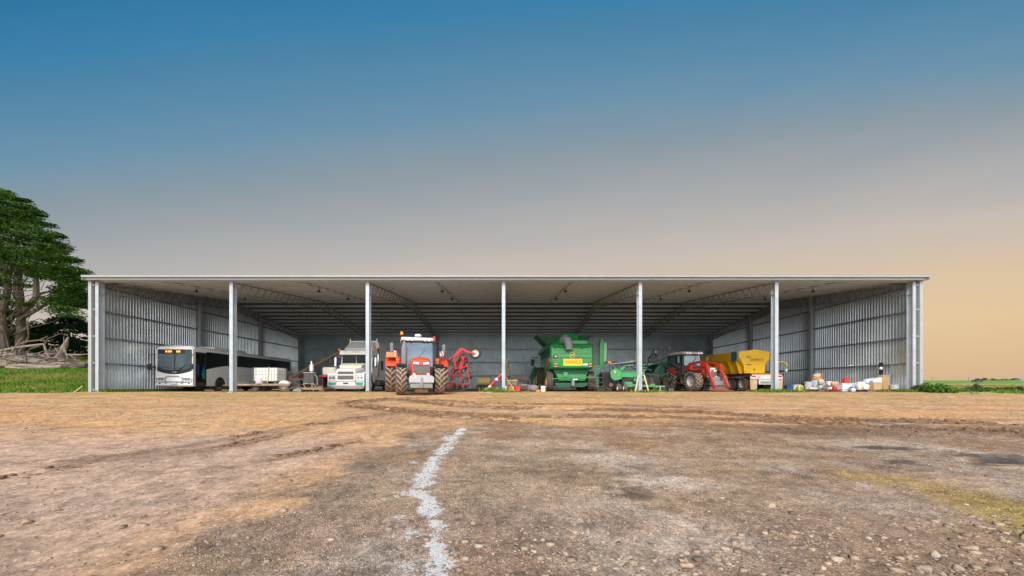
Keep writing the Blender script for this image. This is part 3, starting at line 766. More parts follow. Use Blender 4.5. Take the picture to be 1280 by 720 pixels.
# ------------------------------------------------------------------ coach
def coach():
    t = thing('coach', 'white long coach parked nose out with its front door standing open', 'bus', (-22.62, 26.3, .0), R(1.0))
    L = 12.3; W = 1.24
    # roof with rounded shoulders
    cs = [(-W, 2.88)] + [(-W + .22 - .22 * math.cos(R(a)), 2.93 + .17 * math.sin(R(a))) for a in (15, 35, 55, 75, 90)] + [(0, 3.15)] + [(W - .22 + .22 * math.cos(R(a)), 2.93 + .17 * math.sin(R(a))) for a in (90, 75, 55, 35, 15)] + [(W, 2.88)]
    m = MB(); m.prism(cs, .10, L, 'y'); m.build('roof', busw, t)
    m = MB(); m.prism([(-W + .03, 2.86), (-W + .1, 3.0), (0, 3.06), (W - .1, 3.0), (W - .03, 2.86)], -.03, .10, 'y', [(-W, 2.88), (-W + .14, 3.06), (0, 3.14), (W - .14, 3.06), (W, 2.88)]); m.build('roof_front_cap', busw, t)
    m = MB(); m.prism([(-.8, 3.1), (.8, 3.1), (.7, 3.33), (-.7, 3.33)], 2.6, 6.3, 'y'); m.build('air_conditioner', busw, t, bevel=.06)
    for s in (-1, 1):
        a = [(.02, .34)] + ([(.22, .34), (.22, 2.62), (1.12, 2.62), (1.12, .34)] if s > 0 else []) + [(1.95, .34)] + circ(2.55, .48, .56, 195, -15, 12)[0:] + [(3.15, .34), (8.3, .34)] + circ(8.95, .48, .56, 195, -15, 12) + [(9.6, .34), (L, .34), (L, 2.9), (0.02, 2.9)]
        m = MB(); m.prism(a, s * (W - .05), s * W); m.build('side_panel', busw, t)
        band = [(1.16 if s > 0 else .3, 1.55), (2.0, 1.72), (3.1, 1.90), (L - .15, 1.90), (L - .15, 2.80), (1.16 if s > 0 else .15, 2.80)]
        m = MB(); m.prism(band, s * (W + .001), s * (W + .014)); b = m.build('window', glass, t)
        m = MB()
        for k in range(7): m.bx(s * (W + .014), s * (W + .018), 3.1 + k * 1.35, 3.13 + k * 1.35, 1.92, 2.78)
        m.build('window_joint', black, b)
        m = MB()
        for yy in (3.6, 4.9, 6.2, 7.5): m.bx(s * W, s * (W + .004), yy, yy + .015, .42, 1.25)
        m.bx(s * W, s * (W + .004), 3.2, 8.2, 1.25, 1.262); m.bx(s * W, s * (W + .006), 1.2, L, .34, .37); m.build('luggage_door', grey, t)
        for yy in (1.5, 3.3, 5.9): m = MB(); m.bx(s * (W + .002), s * (W + .012), yy, yy + .08, .72, .77); m.build('marker_lamp', amber, t)
        for yy in (2.55, 8.95): wheel(t, (s * (W - .2), yy, .48), .48, .30, .29, silver, side=s)
    m = MB(); m.bx(-W + .05, W - .05, .15, L - .05, .30, .40); m.build('floor', black, t)
    m = MB(); m.bx(-W + .06, W - .06, 1.2, L - .2, .40, 1.0); m.build('floor_deck', black, t)
    m = MB(); m.bx(-W, W, L, L + .04, .34, 3.0); m.build('rear_panel', busw, t)
    # front mask under the windscreen: upper edge dips in the middle
    up = [(-W + .02 + (2 * W - .04) * k / 12, 1.16 + .26 * (abs(k - 6) / 6) ** 2) for k in range(13)]
    m = MB(); m.prism([(-W, .34), (W, .34), (W, 1.46)] + up[::-1] + [(-W, 1.46)], -.06, .02, 'y'); m.build('front_panel', busw, t, bevel=.03)
    lo = [(-W + .06 + (2 * W - .12) * k / 12, 1.17 + .26 * (abs(k - 6) / 6) ** 2) for k in range(13)]
    m = MB(); m.prism(lo + [(W - .08, 2.78), (W - .16, 2.87), (-W + .16, 2.87), (-W + .08, 2.78)], -.035, .0, 'y'); ws = m.build('windscreen', M('coach_glass', (.09, .13, .15), .06, .25, .1, spec=.9), t)
    m = MB(); m.prism([(x, z - .005) for x, z in lo] + [(x, z + .27 - .06 * (abs(i - 6) / 6) ** 2) for i, (x, z) in reversed(list(enumerate(lo)))], -.045, -.036, 'y'); m.bx(-.03, .03, -.044, -.036, 1.3, 2.8); m.bx(-W + .12, W - .55, -.044, -.036, 2.58, 2.86); m.build('windscreen_mask', black, ws)
    m = MB(); m.bx(-W, -W + .07, -.05, .03, 1.4, 2.9); m.bx(W - .07, W, -.05, .03, 1.4, 2.9); m.build('corner_post', busw, t, bevel=.02)
    m = MB()
    for x0, x1 in ((-.62, -.50), (-.45, -.30), (-.27, -.18), (.12, .2), (.24, .38)): m.bx(x0, x1, -.05, -.045, 2.66, 2.79)
    m.build('destination_sign', M('amber_display', (.9, .45, .05), .4, emit=(1, .5, .06, .7)), t)
    m = MB(); m.bx(-.16, .12, -.05, -.046, 1.27, 1.35); m.build('badge', chrome, t)
    m = MB(); m.bx(-.6, .6, -.064, -.055, .78, .95)
    m = MB()
    for s in (-1, 1):
        pts = [(s * .52, -.10, .5), (s * .60, -.13, .78), (s * .52, -.13, .98), (s * .40, -.13, 1.04)]
        m.tube(pts, .03, 8)
    m.tube([(-.42, -.13, 1.04), (.42, -.13, 1.04)], .03, 8); m.tube([(-.55, -.13, .66), (.55, -.13, .66)], .03, 8)
    for s in (-1, 1): m.tube([(s * .58, -.12, .9), (s * 1.12, -.12, .9), (s * 1.2, -.08, .8), (s * 1.12, -.12, .64), (s * .56, -.12, .64)], .022, 6)
    m.build('bull_bar', M('bar_steel', (.5, .5, .5), .35, .6, .1, dirt=.3), t)
    for s in (-1, 1):
        m = MB(); m.bx(s * .68, s * 1.14, -.085, -.06, .70, .93); h = m.build('headlight', clear, t, bevel=.02)
        m = MB()
        for k in (.78, .98): m.lathe([(0, .075), (-.02, .085), (-.025, .06), (-.01, .001)], (s * k, -.088, .815), 'y', 14)
        m.build('lamp_ring', mgrey, h)
        m = MB(); m.lathe([(0, .05), (-.02, .045), (-.02, .001)], (s * .98, -.06, .55), 'y', 12); m.build('fog_lamp', black, t)
        m = MB(); m.tube([(s * W, .0, 2.55), (s * (W + .18), -.32, 2.5), (s * (W + .16), -.36, 2.3)], .022, 6); a = m.build('mirror_arm', black, t)
        if s < 0: pass
        m = MB(); m.bx(s * (W + .06), s * (W + .26), -.42, -.32, 1.45 if s < 0 else 1.5, 1.86); m.build('mirror', black, t, bevel=.03)
        m = MB(); m.beam((s * .15, -.06, 1.26), (s * .15 + .62, -.06, 1.72 + .1 * s), .02, .02); m.build('wiper', black, t)
    m = MB(); m.bx(-.19, .19, -.165, -.155, .47, .60); pl = m.build('number_plate', M('plate', (.55, .62, .68), .5), t)
    m = MB(); m.bx(-W + .02, W - .02, -.07, .0, .33, .42); m.build('lower_lip', M('muddy_lip', (.48, .33, .26), .6, dirt=.5), t)
    # inside the door: steps, driver's seat, open leaf
    m = MB(); m.bx(.6, W - .06, .25, 1.1, .40, .62); m.bx(.3, .62, .25, 1.1, .62, .84); m.build('door_step', dark, t)
    m = MB(); m.bx(.10, .62, .75, 1.3, .95, 1.12); m.bx(.10, .62, 1.22, 1.36, 1.1, 1.85); m.build('driver_seat', blue, t, bevel=.04)
    for yy in (2.0, 3.2): m = MB(); m.bx(.2, 1.08, yy, yy + .15, 1.0, 2.1); m.build('seat', blue, t, bevel=.05)
    m = MB(); m.prism([(.9, 1.25), (1.1, 1.7), (1.1, .9), (.95, .85)], W - .1, W - .07); m.build('door_curtain', teal, t)
    m = MB(); m.bx(W - .05, W + .03, 1.06, 1.12, .38, 2.7); m.bx(W - .05, W + .03, .17, .22, .38, 2.7); m.bx(W - .03, W + .02, .17, 1.12, 2.62, 2.72); m.build('door_frame', black, t)
    m = MB(); m.bx(W + .04, W + .58, .20, .235, .42, 2.62); d = m.build('door', glass, t)
    d.location = (0, 0, 0)
    m = MB(); m.bx(W + .04, W + .08, .19, .245, .42, 2.62); m.bx(W + .54, W + .58, .19, .245, .42, 2.62); m.build('door_leaf_frame', black, d)
    m = MB(); m.tube([(W + .1, .3, 1.0), (W + .1, .3, 1.7)], .015, 6); m.build('door_handle', yellow, d)
    bpy.data.objects.remove(d.children[0]); 
    for ch in list(d.children): bpy.data.objects.remove(ch)
    bpy.data.objects.remove(d)
    m = MB(); m.bx(W - .60, W - .04, .24, .27, .42, 2.6); d = m.build('door', glassl, t)
    return t
coach()

# ------------------------------------------------------------------ highway truck
def truck():
    t = thing('highway_truck', 'white bonneted highway truck with teal bumper panels and tall sleeper box', 'truck', (X(432, 26.0) + .02, 26.0, 0), R(-1))
    m = MB(); m.prism([(-1.25, .16), (1.25, .16), (1.28, .36), (-1.28, .36)], -.06, .12, 'y'); m.build('bumper', M('bumper_alloy', (.46, .40, .36), .45, .4, .12, dirt=.5), t, bevel=.02)
    m = MB(); m.bx(-1.27, 1.27, -.02, .14, .37, .66); m.build('bumper_panel', white, t, bevel=.02)
    for s in (-1, 1):
        m = MB(); m.prism([(s * .72, .42), (s * 1.16, .42), (s * 1.20, .62), (s * .60, .62)], -.035, -.02, 'y'); m.build('teal_panel', teal, t)
        m = MB(); m.bx(s * .70, s * 1.26, 0, .5, .67, 1.22); m.build('headlight_pod', white, t, bevel=.03)
        for k in (.84, 1.07):
            m = MB(); m.bx(s * (k - .10), s * (k + .10), -.012, .0, .82, 1.04); h = m.build('headlight', chrome, t, bevel=.01)
            m = MB(); m.lathe([(0, .075), (-.012, .07), (-.016, .001)], (s * k, -.014, .93), 'y', 14); m.build('lens', M('lamp_glass', (.25, .22, .24), .1), h)
        m = MB(); m.bx(s * .72, s * 1.2, -.01, .0, 1.08, 1.1); m.bx(s * .72, s * 1.2, -.01, .0, .72, .74); m.build('pod_trim', mgrey, t)
        # guard over the front wheel
        m = MB(); m.prism([(.45, .6), (.45, 1.15), (.8, 1.35), (1.7, 1.35), (2.1, 1.1), (2.15, .7)] + circ(1.35, .5, .62, 10, 170, 8), s * .78, s * 1.24); m.build('wheel_guard', white, t, bevel=.03)
        wheel(t, (s * 1.05, 1.35, .5), .5, .29, .3, silver, side=s)
        for yy in (5.6, 6.95):
            wheel(t, (s * .95, yy, .5), .5, .55, .3, silver, side=s)
        m = MB(); m.tube([(s * 1.12, 2.62 + .12, .75), (s * 1.12, 2.74, 1.0), (s * 1.22, 2.74, 1.15), (s * 1.22, 2.74, 2.5), (s * 1.22, 2.74, 3.0), (s * 1.22, 2.86, 3.15)], [.085, .085, .12, .12, .075, .075], 12)
        m.build('exhaust_stack', chrome, t)
        m = MB(); m.bx(s * 1.02, s * 1.3, 2.55, 2.6, 1.9, 2.55)
        m = MB(); m.tube([(s * 1.1, 1.75, 2.45), (s * 1.45, 1.6, 2.45), (s * 1.45, 1.6, 1.75), (s * 1.1, 1.75, 1.75)], .018, 6); m.build('mirror_bracket', chrome, t)
        m = MB(); m.bx(s * 1.37, s * 1.52, 1.56, 1.62, 1.78, 2.42); m.build('mirror', chrome, t, bevel=.02)
        m = MB(); m.tube([(s * 1.16, 1.9, 2.9), (s * 1.22, 1.85, 3.0)], .012, 6); m.lathe([(0, .09), (.12, .085), (.17, .05), (.18, .001)], (s * 1.28, 1.85, 2.93), 'z', 12); m.build('beacon', amber, t)
        m = MB(); m.tube([(s * 1.02, 3.1, 3.65), (s * 1.02, 3.1, 3.95)], .025, 8); m.build('air_horn', chrome, t)
        m = MB(); m.lathe([(-.6, .3), (.6, .3)], (s * .95, 3.6, .62), 'y', 20); m.prism([(s * .95 + .3 * math.cos(a * math.pi / 10), .62 + .3 * math.sin(a * math.pi / 10)) for a in range(20)], 3.0, 4.2, 'y'); m.build('fuel_tank', M('alloy_tank', (.5, .48, .45), .4, .5, .1, dirt=.5), t)
        m = MB(); m.bx(s * .9, s * 1.2, 2.3, 2.95, .45, .5); m.bx(s * .9, s * 1.2, 2.3, 2.95, .75, .79); m.build('cab_step', dark, t)
    # bonnet rising to the windscreen
    m = MB(); cs0 = [(-.69, .7), (.69, .7), (.69, 1.34), (.58, 1.50), (-.58, 1.50), (-.69, 1.34)]; cs1 = [(-1.0, .7), (1.0, .7), (1.0, 1.72), (.82, 1.92), (-.82, 1.92), (-1.0, 1.72)]
    m.prism(cs0, .0, 1.75, 'y', cs1); m.build('bonnet', white, t, bevel=.03)
    m = MB(); m.bx(-.64, .64, -.05, .0, .68, 1.44); g = m.build('grille_surround', white, t, bevel=.02)
    m = MB(); m.bx(-.54, .54, -.058, -.05, 1.16, 1.34); m.bx(-.54, .54, -.058, -.05, .80, 1.07); m.build('grille_opening', dark, g)
    m = MB()
    for k in range(4): m.bx(-.53, .53, -.066, -.056, .83 + k * .062, .85 + k * .062)
    for k in range(2): m.bx(-.53, .53, -.066, -.056, 1.2 + k * .062, 1.22 + k * .062)
    m.build('grille_bar', mgrey, g)
    m = MB(); m.bx(-.17, .17, -.035, -.02, .50, .59); m.build('number_plate', black, t)
    m = MB(); m.prism([(-.72, 1.60), (.72, 1.60), (.80, 1.78), (-.80, 1.78)], .75, 1.3, 'y', [(-.72, 1.86), (.72, 1.86), (.80, 1.98), (-.80, 1.98)]); m.build('insect_deflector', M('pale_yellow', (.72, .68, .48), .4), t)
    # cab
    m = MB(); m.prism([(1.75, .8), (1.75, 1.9), (1.9, 2.62), (1.75, 2.66), (1.78, 2.95), (2.2, 3.02), (3.05, 3.02), (3.05, .8)], -1.14, 1.14); m.build('cab', white, t, bevel=.05)
    m = MB(); m.prism([(1.58, 2.62), (1.9, 2.62), (1.9, 2.97), (1.66, 2.94)], -1.17, 1.17); v = m.build('sun_visor', white, t, bevel=.02)
    for k in (-.75, -.2, 0, .2, .75): m = MB(); m.ball((k, 1.61, 2.82), .045, 8); m.build('roof_marker', amber, v)
    for s in (-1, 1):
        m = MB(); m.prism([(s * .04, 1.96), (s * 1.03, 1.96), (s * 1.0, 2.60), (s * .04, 2.60)], 1.72, 1.755, 'y', [(s * .04, 1.96), (s * 1.03, 1.96), (s * 1.0, 2.60), (s * .04, 2.60)]); o = m.build('windscreen', glass, t)
        m = MB(); m.prism([(1.98, 1.75), (2.08, 2.58), (2.75, 2.58), (2.75, 1.75)], s * 1.142, s * 1.155); m.build('side_window', glass, t)
    # sleeper
    cs = [(-1.16, .75), (1.18, .75), (1.18, 3.55), (1.0, 3.80), (-.98, 3.80), (-1.16, 3.55)]
    m = MB(); m.prism(cs, 3.06, 4.75, 'y'); m.build('sleeper', white, t, bevel=.06)
    m = MB(); m.prism([(-1.04, 3.02), (1.04, 3.02), (1.04, 3.12), (-1.04, 3.12)], 2.1, 3.06, 'y', [(-1.04, 3.02), (1.04, 3.02), (.9, 3.72), (-.9, 3.72)]); m.build('wind_deflector', white, t, bevel=.04)
    m = MB(); m.bx(1.181, 1.195, 3.5, 4.0, 1.6, 2.3); m.build('side_window', glass, t)
    m = MB(); m.bx(-.45, -.28, 2.2, 8.0, .65, .9); m.bx(.28, .45, 2.2, 8.0, .65, .9); m.bx(-.8, .8, 5.0, 8.0, .9, .98); m.build('chassis', dark, t)
    return t
truck()

# ------------------------------------------------------------------ the two tractors
def chevron(parent, x, y, z, w, h, flip=1):
    m = MB(); m.bx(x - w / 2, x + w / 2, y - .01, y + .01, z - h / 2, z + h / 2); b = m.build('warning_board', M('board_white', (.75, .75, .73), .5), parent)
    m = MB()
    for k in (-1, 0, 1):
        c = k * w * .75
        q = [(c - w * .2 - flip * h * .28, -h / 2), (c + w * .2 - flip * h * .28, -h / 2), (c + w * .2 + flip * h * .28, h / 2), (c - w * .2 + flip * h * .28, h / 2)]
        q = [(x + max(-w / 2, min(w / 2, a)), z + b_) for a, b_ in q]
        if q[1][0] - q[0][0] > .01 or q[2][0] - q[3][0] > .01: m.prism(q, y - .014, y - .011, 'y')
    m.build('warning_stripe', redlens, b)
def tractor(name, label, cat, loc, rot, body, wide, Rf, wf, Rr, wr, tf, tr, cab_h, rimm, lugm, big):
    t = thing(name, label, cat, loc, rot)
    ya, yb = .95, 3.85
    for s in (-1, 1):
        wheel(t, (s * tf / 2, ya, Rf), Rf, wf, Rf * .56, rimm, 16, side=s, lugmat=lugm)
        wheel(t, (s * tr / 2, yb, Rr), Rr, wr, Rr * .56, rimm, 19, side=s, lugmat=lugm)
        # mudguards
        a = circ(yb, Rr, Rr + .13, 150, 35, 12); b = circ(yb, Rr, Rr + .07, 35, 150, 12)
        m = MB(); m.prism(a + b, s * (.62), s * (tr / 2 + wr * .46)); m.prism([(yb - Rr * .8, Rr + .1), (yb - .9, Rr + .9), (yb, Rr + 1.05), (yb + .4, Rr + .5), (yb + .2, .9), (yb - .7, .9)], s * .58, s * .63); m.build('rear_mudguard', body, t)
        a = circ(ya, Rf, Rf + .09, 125, 50, 8); b = circ(ya, Rf, Rf + .05, 50, 125, 8)
        m = MB(); m.prism(a + b, s * (tf / 2 - wf * .5), s * (tf / 2 + wf * .45)); m.build('front_mudguard', black, t)
        m = MB(); m.bx(s * (tr / 2 - .05), s * (tr / 2 + .13), yb - Rr * .78, yb - Rr * .72, Rr * 1.42 - .02, Rr * 1.42 + .13); m.build('side_lamp', amber, t)
        m = MB(); m.tube([(s * .75, 2.55, cab_h - .25), (s * (1.45 if wide else 1.2), 2.3, cab_h - .32), (s * (1.45 if wide else 1.2), 2.3, cab_h - .55)], .02, 6); m.build('mirror_arm', black, t)
        m = MB(); m.bx(s * (1.36 if wide else 1.12), s * (1.54 if wide else 1.28), 2.25, 2.31, cab_h - .85, cab_h - .35); m.build('mirror', grey, t, bevel=.03)
        for k in (.36, .58): m = MB(); m.lathe([(0, .08), (-.06, .09), (-.065, .001)], (s * k, 2.18, cab_h - .12), 'y', 12); m.build('work_lamp', clear, t)
        m = MB(); m.bx(s * .5, s * .95, 2.3, 3.1, .55, .6); m.bx(s * .7, s * .95, 2.4, 3.0, .85, .9); m.bx(s * .7, s * .95, 2.4, 2.44, .5, 1.2); m.build('cab_step', dark, t)
    # bonnet with sloping nose
    hz = 1.98 if big else 1.75; hb = .95 if big else .9; wd = .5 if big else .42
    cs = lambda q, top, bot: [(-wd * q, bot), (wd * q, bot), (wd * q * 1.02, top - .28), (wd * q * .82, top - .05), (wd * q * .35, top), (-wd * q * .35, top), (-wd * q * .82, top - .05), (-wd * q * 1.02, top - .28)]
    m = MB(); m.prism(cs(.9, hz - .16, hb), .30, .62, 'y', cs(1, hz, hb)); m.prism(cs(1, hz, hb), .62, 2.35, 'y', cs(1, hz + .1, hb)); m.build('bonnet', body, t, bevel=.03)
    m = MB(); m.prism([(-wd * .74, hb + .12), (wd * .74, hb + .12), (wd * .80, hz - .42), (-wd * .80, hz - .42)], .275, .30, 'y'); g = m.build('grille', M('grille_mesh', (.10, .095, .09), .6, .3, .3, scale=30, dirt=.3), t)
    m = MB()
    for k in range(7): z = hb + .17 + k * (hz - hb - .62) / 7; m.bx(-wd * .74, wd * .74, .262, .275, z, z + .015)
    m.build('grille_bar', mgrey, g)
    for s in (-1, 1):
        m = MB(); m.prism([(s * .12, hz - .40), (s * wd * .84, hz - .38), (s * wd * .80, hz - .26), (s * .12, hz - .30)], .265, .31, 'y'); m.build('headlight', clear, t)
        m = MB(); m.lathe([(0, .07), (-.03, .07), (-.035, .001)], (s * wd * .72, .28, hb + .10), 'y', 12); m.build('low_lamp', clear, t)
    # cab: posts, glass, roof
    c0, c1 = 2.35, 4.15; cw = .86 if big else .76; zb = 1.1
    m = MB(); m.prism([(c0, zb), (c0 - .05, 1.8), (c0 + .1, cab_h - .22), (c1, cab_h - .22), (c1 + .05, 1.6), (c1, zb)], -cw + .04, cw - .04); gl = m.build('cab_glass', glassl if big else M('cab_glass_dark', (.13, .18, .21), .05, .45, spec=.9), t)
    m = MB()
    for s in (-1, 1):
        for p, q in (((c0, zb), (c0 - .05, 1.8)), ((c0 - .05, 1.8), (c0 + .1, cab_h - .2)), ((3.1, zb), (3.15, cab_h - .2)), ((c1 + .02, zb), (c1, cab_h - .2))):
            m.beam((s * cw, p[0], p[1]), (s * cw, q[0], q[1]), .09, .08, (1, 0, 0))
    m.beam((-cw, c0 + .1, cab_h - .22), (cw, c0 + .1, cab_h - .22), .08, .07); m.bx(-cw, cw, c0 - .02, c1, .8, zb + .02); m.build('cab_frame', black, t)
    m = MB(); m.prism([(2.2, cab_h - .2), (2.15, cab_h - .08), (2.35, cab_h + .02), (4.1, cab_h + .03), (4.3, cab_h - .05), (4.25, cab_h - .2)], -cw - .08, cw + .08); m.build('cab_roof', white if big else cream, t, bevel=.05)
    m = MB(); m.bx(-.45, .45, 3.2, 3.3, 1.2, 2.2); m.bx(-.4, .4, 2.9, 3.3, 1.1, 1.3); m.build('seat', dark, t, bevel=.05)
    m = MB(); m.tube([(.0, 2.5, 1.95), (.0, 2.62, 2.0)], .02, 6); m.lathe([(-.012, .18), (.012, .19), (.012, .16), (-.012, .16)], (0, 2.62, 1.98), 'z', 16, True); m.build('steering_wheel', black, t)
    m = MB(); m.beam((-.1, 2.285, 1.95), (.4, 2.40, 2.55), .02, .02); m.build('wiper', black, t)
    # chassis, axles
    m = MB(); m.bx(-.28, .28, .6, 4.6, .55, 1.2); m.build('chassis', dark, t)
    m = MB(); m.tube([(-tf / 2 + .1, ya, Rf), (tf / 2 - .1, ya, Rf)], .13, 12); m.bx(-.22, .22, ya - .2, ya + .2, Rf - .22, Rf + .15); m.build('front_axle', mgrey, t)
    m = MB(); m.tube([(-tr / 2 + .1, yb, Rr), (tr / 2 - .1, yb, Rr)], .17, 12); m.build('rear_axle', dark, t)
    return t
tb = tractor('tractor', 'large orange red tractor with white cab roof facing straight out of the shed', 'tractor', (X(527, 19.7), 19.7, gz(X(526, 20.5), 20.6)), R(17), orangered, True, .78, .54, 1.03, .66, 1.98, 2.95, 3.22, tan, lug, True)
# front weight block and linkage
m = MB(); m.bx(-.62, .62, -.10, .2, .62, .92); m.prism([(-.62, .92), (.62, .92), (.5, 1.0), (-.5, 1.0)], -.05, .2, 'y'); m.build('front_weight', M('pale_weight', (.50, .52, .55), .45, .2, .12, dirt=.35), tb, bevel=.02)
m = MB(); m.bx(-.56, .56, -.04, .2, .35, .60); m.bx(-.07, .07, -.12, -.04, .35, .9); m.build('weight_carrier', mgrey, tb, bevel=.02)
m = MB(); m.bx(-.32, .32, .05, .3, .12, .34); m.tube([(-.5, .1, .3), (.5, .1, .3)], .04, 8); m.build('front_linkage', rust, tb)
m = MB(); m.tube([(-.78, 2.0, 1.25), (-.78, 2.0, 2.62), (-.78, 2.0, 2.95)], [.16, .16, .06], 14); m.build('exhaust_stack', grey, tb)
m = MB(); m.lathe([(0, .09), (.1, .09), (.17, .06), (.18, .001)], (-.9, 2.4, 3.36), 'z', 12); m.build('beacon', amber, tb)
m = MB(); m.prism([(-.2, 3.33), (.2, 3.33), (.14, 3.45), (-.14, 3.45)], 2.5, 2.8, 'y'); m.build('guidance_dome', white, tb, bevel=.03)
m = MB(); m.bx(.82, .95, 2.15, 2.3, 3.05, 3.3); m.build('red_lamp', redlens, tb)
chevron(tb, 1.32, 2.2, 2.32, .26, .28, -1); chevron(tb, -1.28, 2.2, 2.30, .2, .3, 1)
m = MB(); m.bx(-1.75, -1.2, 3.0, 3.5, 2.22, 2.42); m.prism([(-1.78, 2.1), (-1.1, 2.1), (-1.1, 2.25), (-1.7, 2.25)], 2.9, 3.1, 'y'); m.build('tool_box', M('faded_orange', (.62, .30, .13), .6, dirt=.4), tb, bevel=.02)
for s in (-1, 1):
    m = MB(); m.bx(s * .98, s * 1.22, 2.6, 2.75, 1.5, 2.1); m.build('guard_panel', orangered, tb, bevel=.04)
    m = MB(); m.bx(s * 1.0, s * 1.2, 2.585, 2.6, 1.95, 2.02); m.build('guard_lamp', amber, tb)

tr_ = tractor('tractor', 'smaller red tractor with a front loader and one muddy front wheel showing', 'tractor', (X(894, 26.3), 26.3, 0), R(11), red, False, .70, .56, .86, .56, 1.95, 1.95, 2.92, silver, lug, False)
for s in (-1, 1):
    m = MB(); x = s * .52
    m.prism([(2.0, 1.55), (1.85, 1.88), (.9, 1.98), (.35, 1.72), (-.45, .35), (-.55, .25), (-.66, .36), (.15, 1.88), (.8, 2.14), (2.0, 2.05), (2.2, 1.6)], x - .06, x + .06); m.build('loader_arm', red, tr_, bevel=.015)
    m = MB(); m.bx(x - .1, x + .1, 1.75, 2.2, .7, 1.9); m.build('loader_bracket', red, tr_)
    m = MB(); m.tube([(x, .55, 1.25), (x, -.45, .55)], .045, 8); m.tube([(x, 1.75, 1.0), (x, .7, 1.55)], .05, 8); m.build('loader_ram', chrome, tr_)
m = MB(); m.prism([(-.85, .03), (-.35, .02), (-.27, .10), (-.30, .30), (-.36, .32), (-.40, .12), (-.85, .06)], -.72, .72); m.build('loader_bucket', M('worn_bucket_red', (.26, .035, .03), .6, dirt=.5), tr_, bevel=.01)
m = MB(); m.bx(-.5, .5, -.25, -.1, .40, .72); m.bx(-.42, .42, .0, .2, .72, 1.0); m.tube([(-.55, -.3, .3), (.55, -.3, .3)], .035, 8); m.build('bull_bar', mgrey, tr_, bevel=.02)
m = MB(); m.bx(-.2, .2, .24, .262, 1.5, 1.62); m.build('nose_badge', white, tr_)
m = MB(); m.tube([(-.9, 2.2, 1.2), (-.9, 2.2, 2.7)], .09, 12); m.build('exhaust_stack', black, tr_)
m = MB(); m.tube([(-.9, 3.8, 2.9), (-.9, 3.8, 3.3)], .02, 6); m.lathe([(0, .06), (.1, .06), (.14, .001)], (-.9, 3.8, 3.28), 'z', 10); m.build('beacon', redlens, tr_)

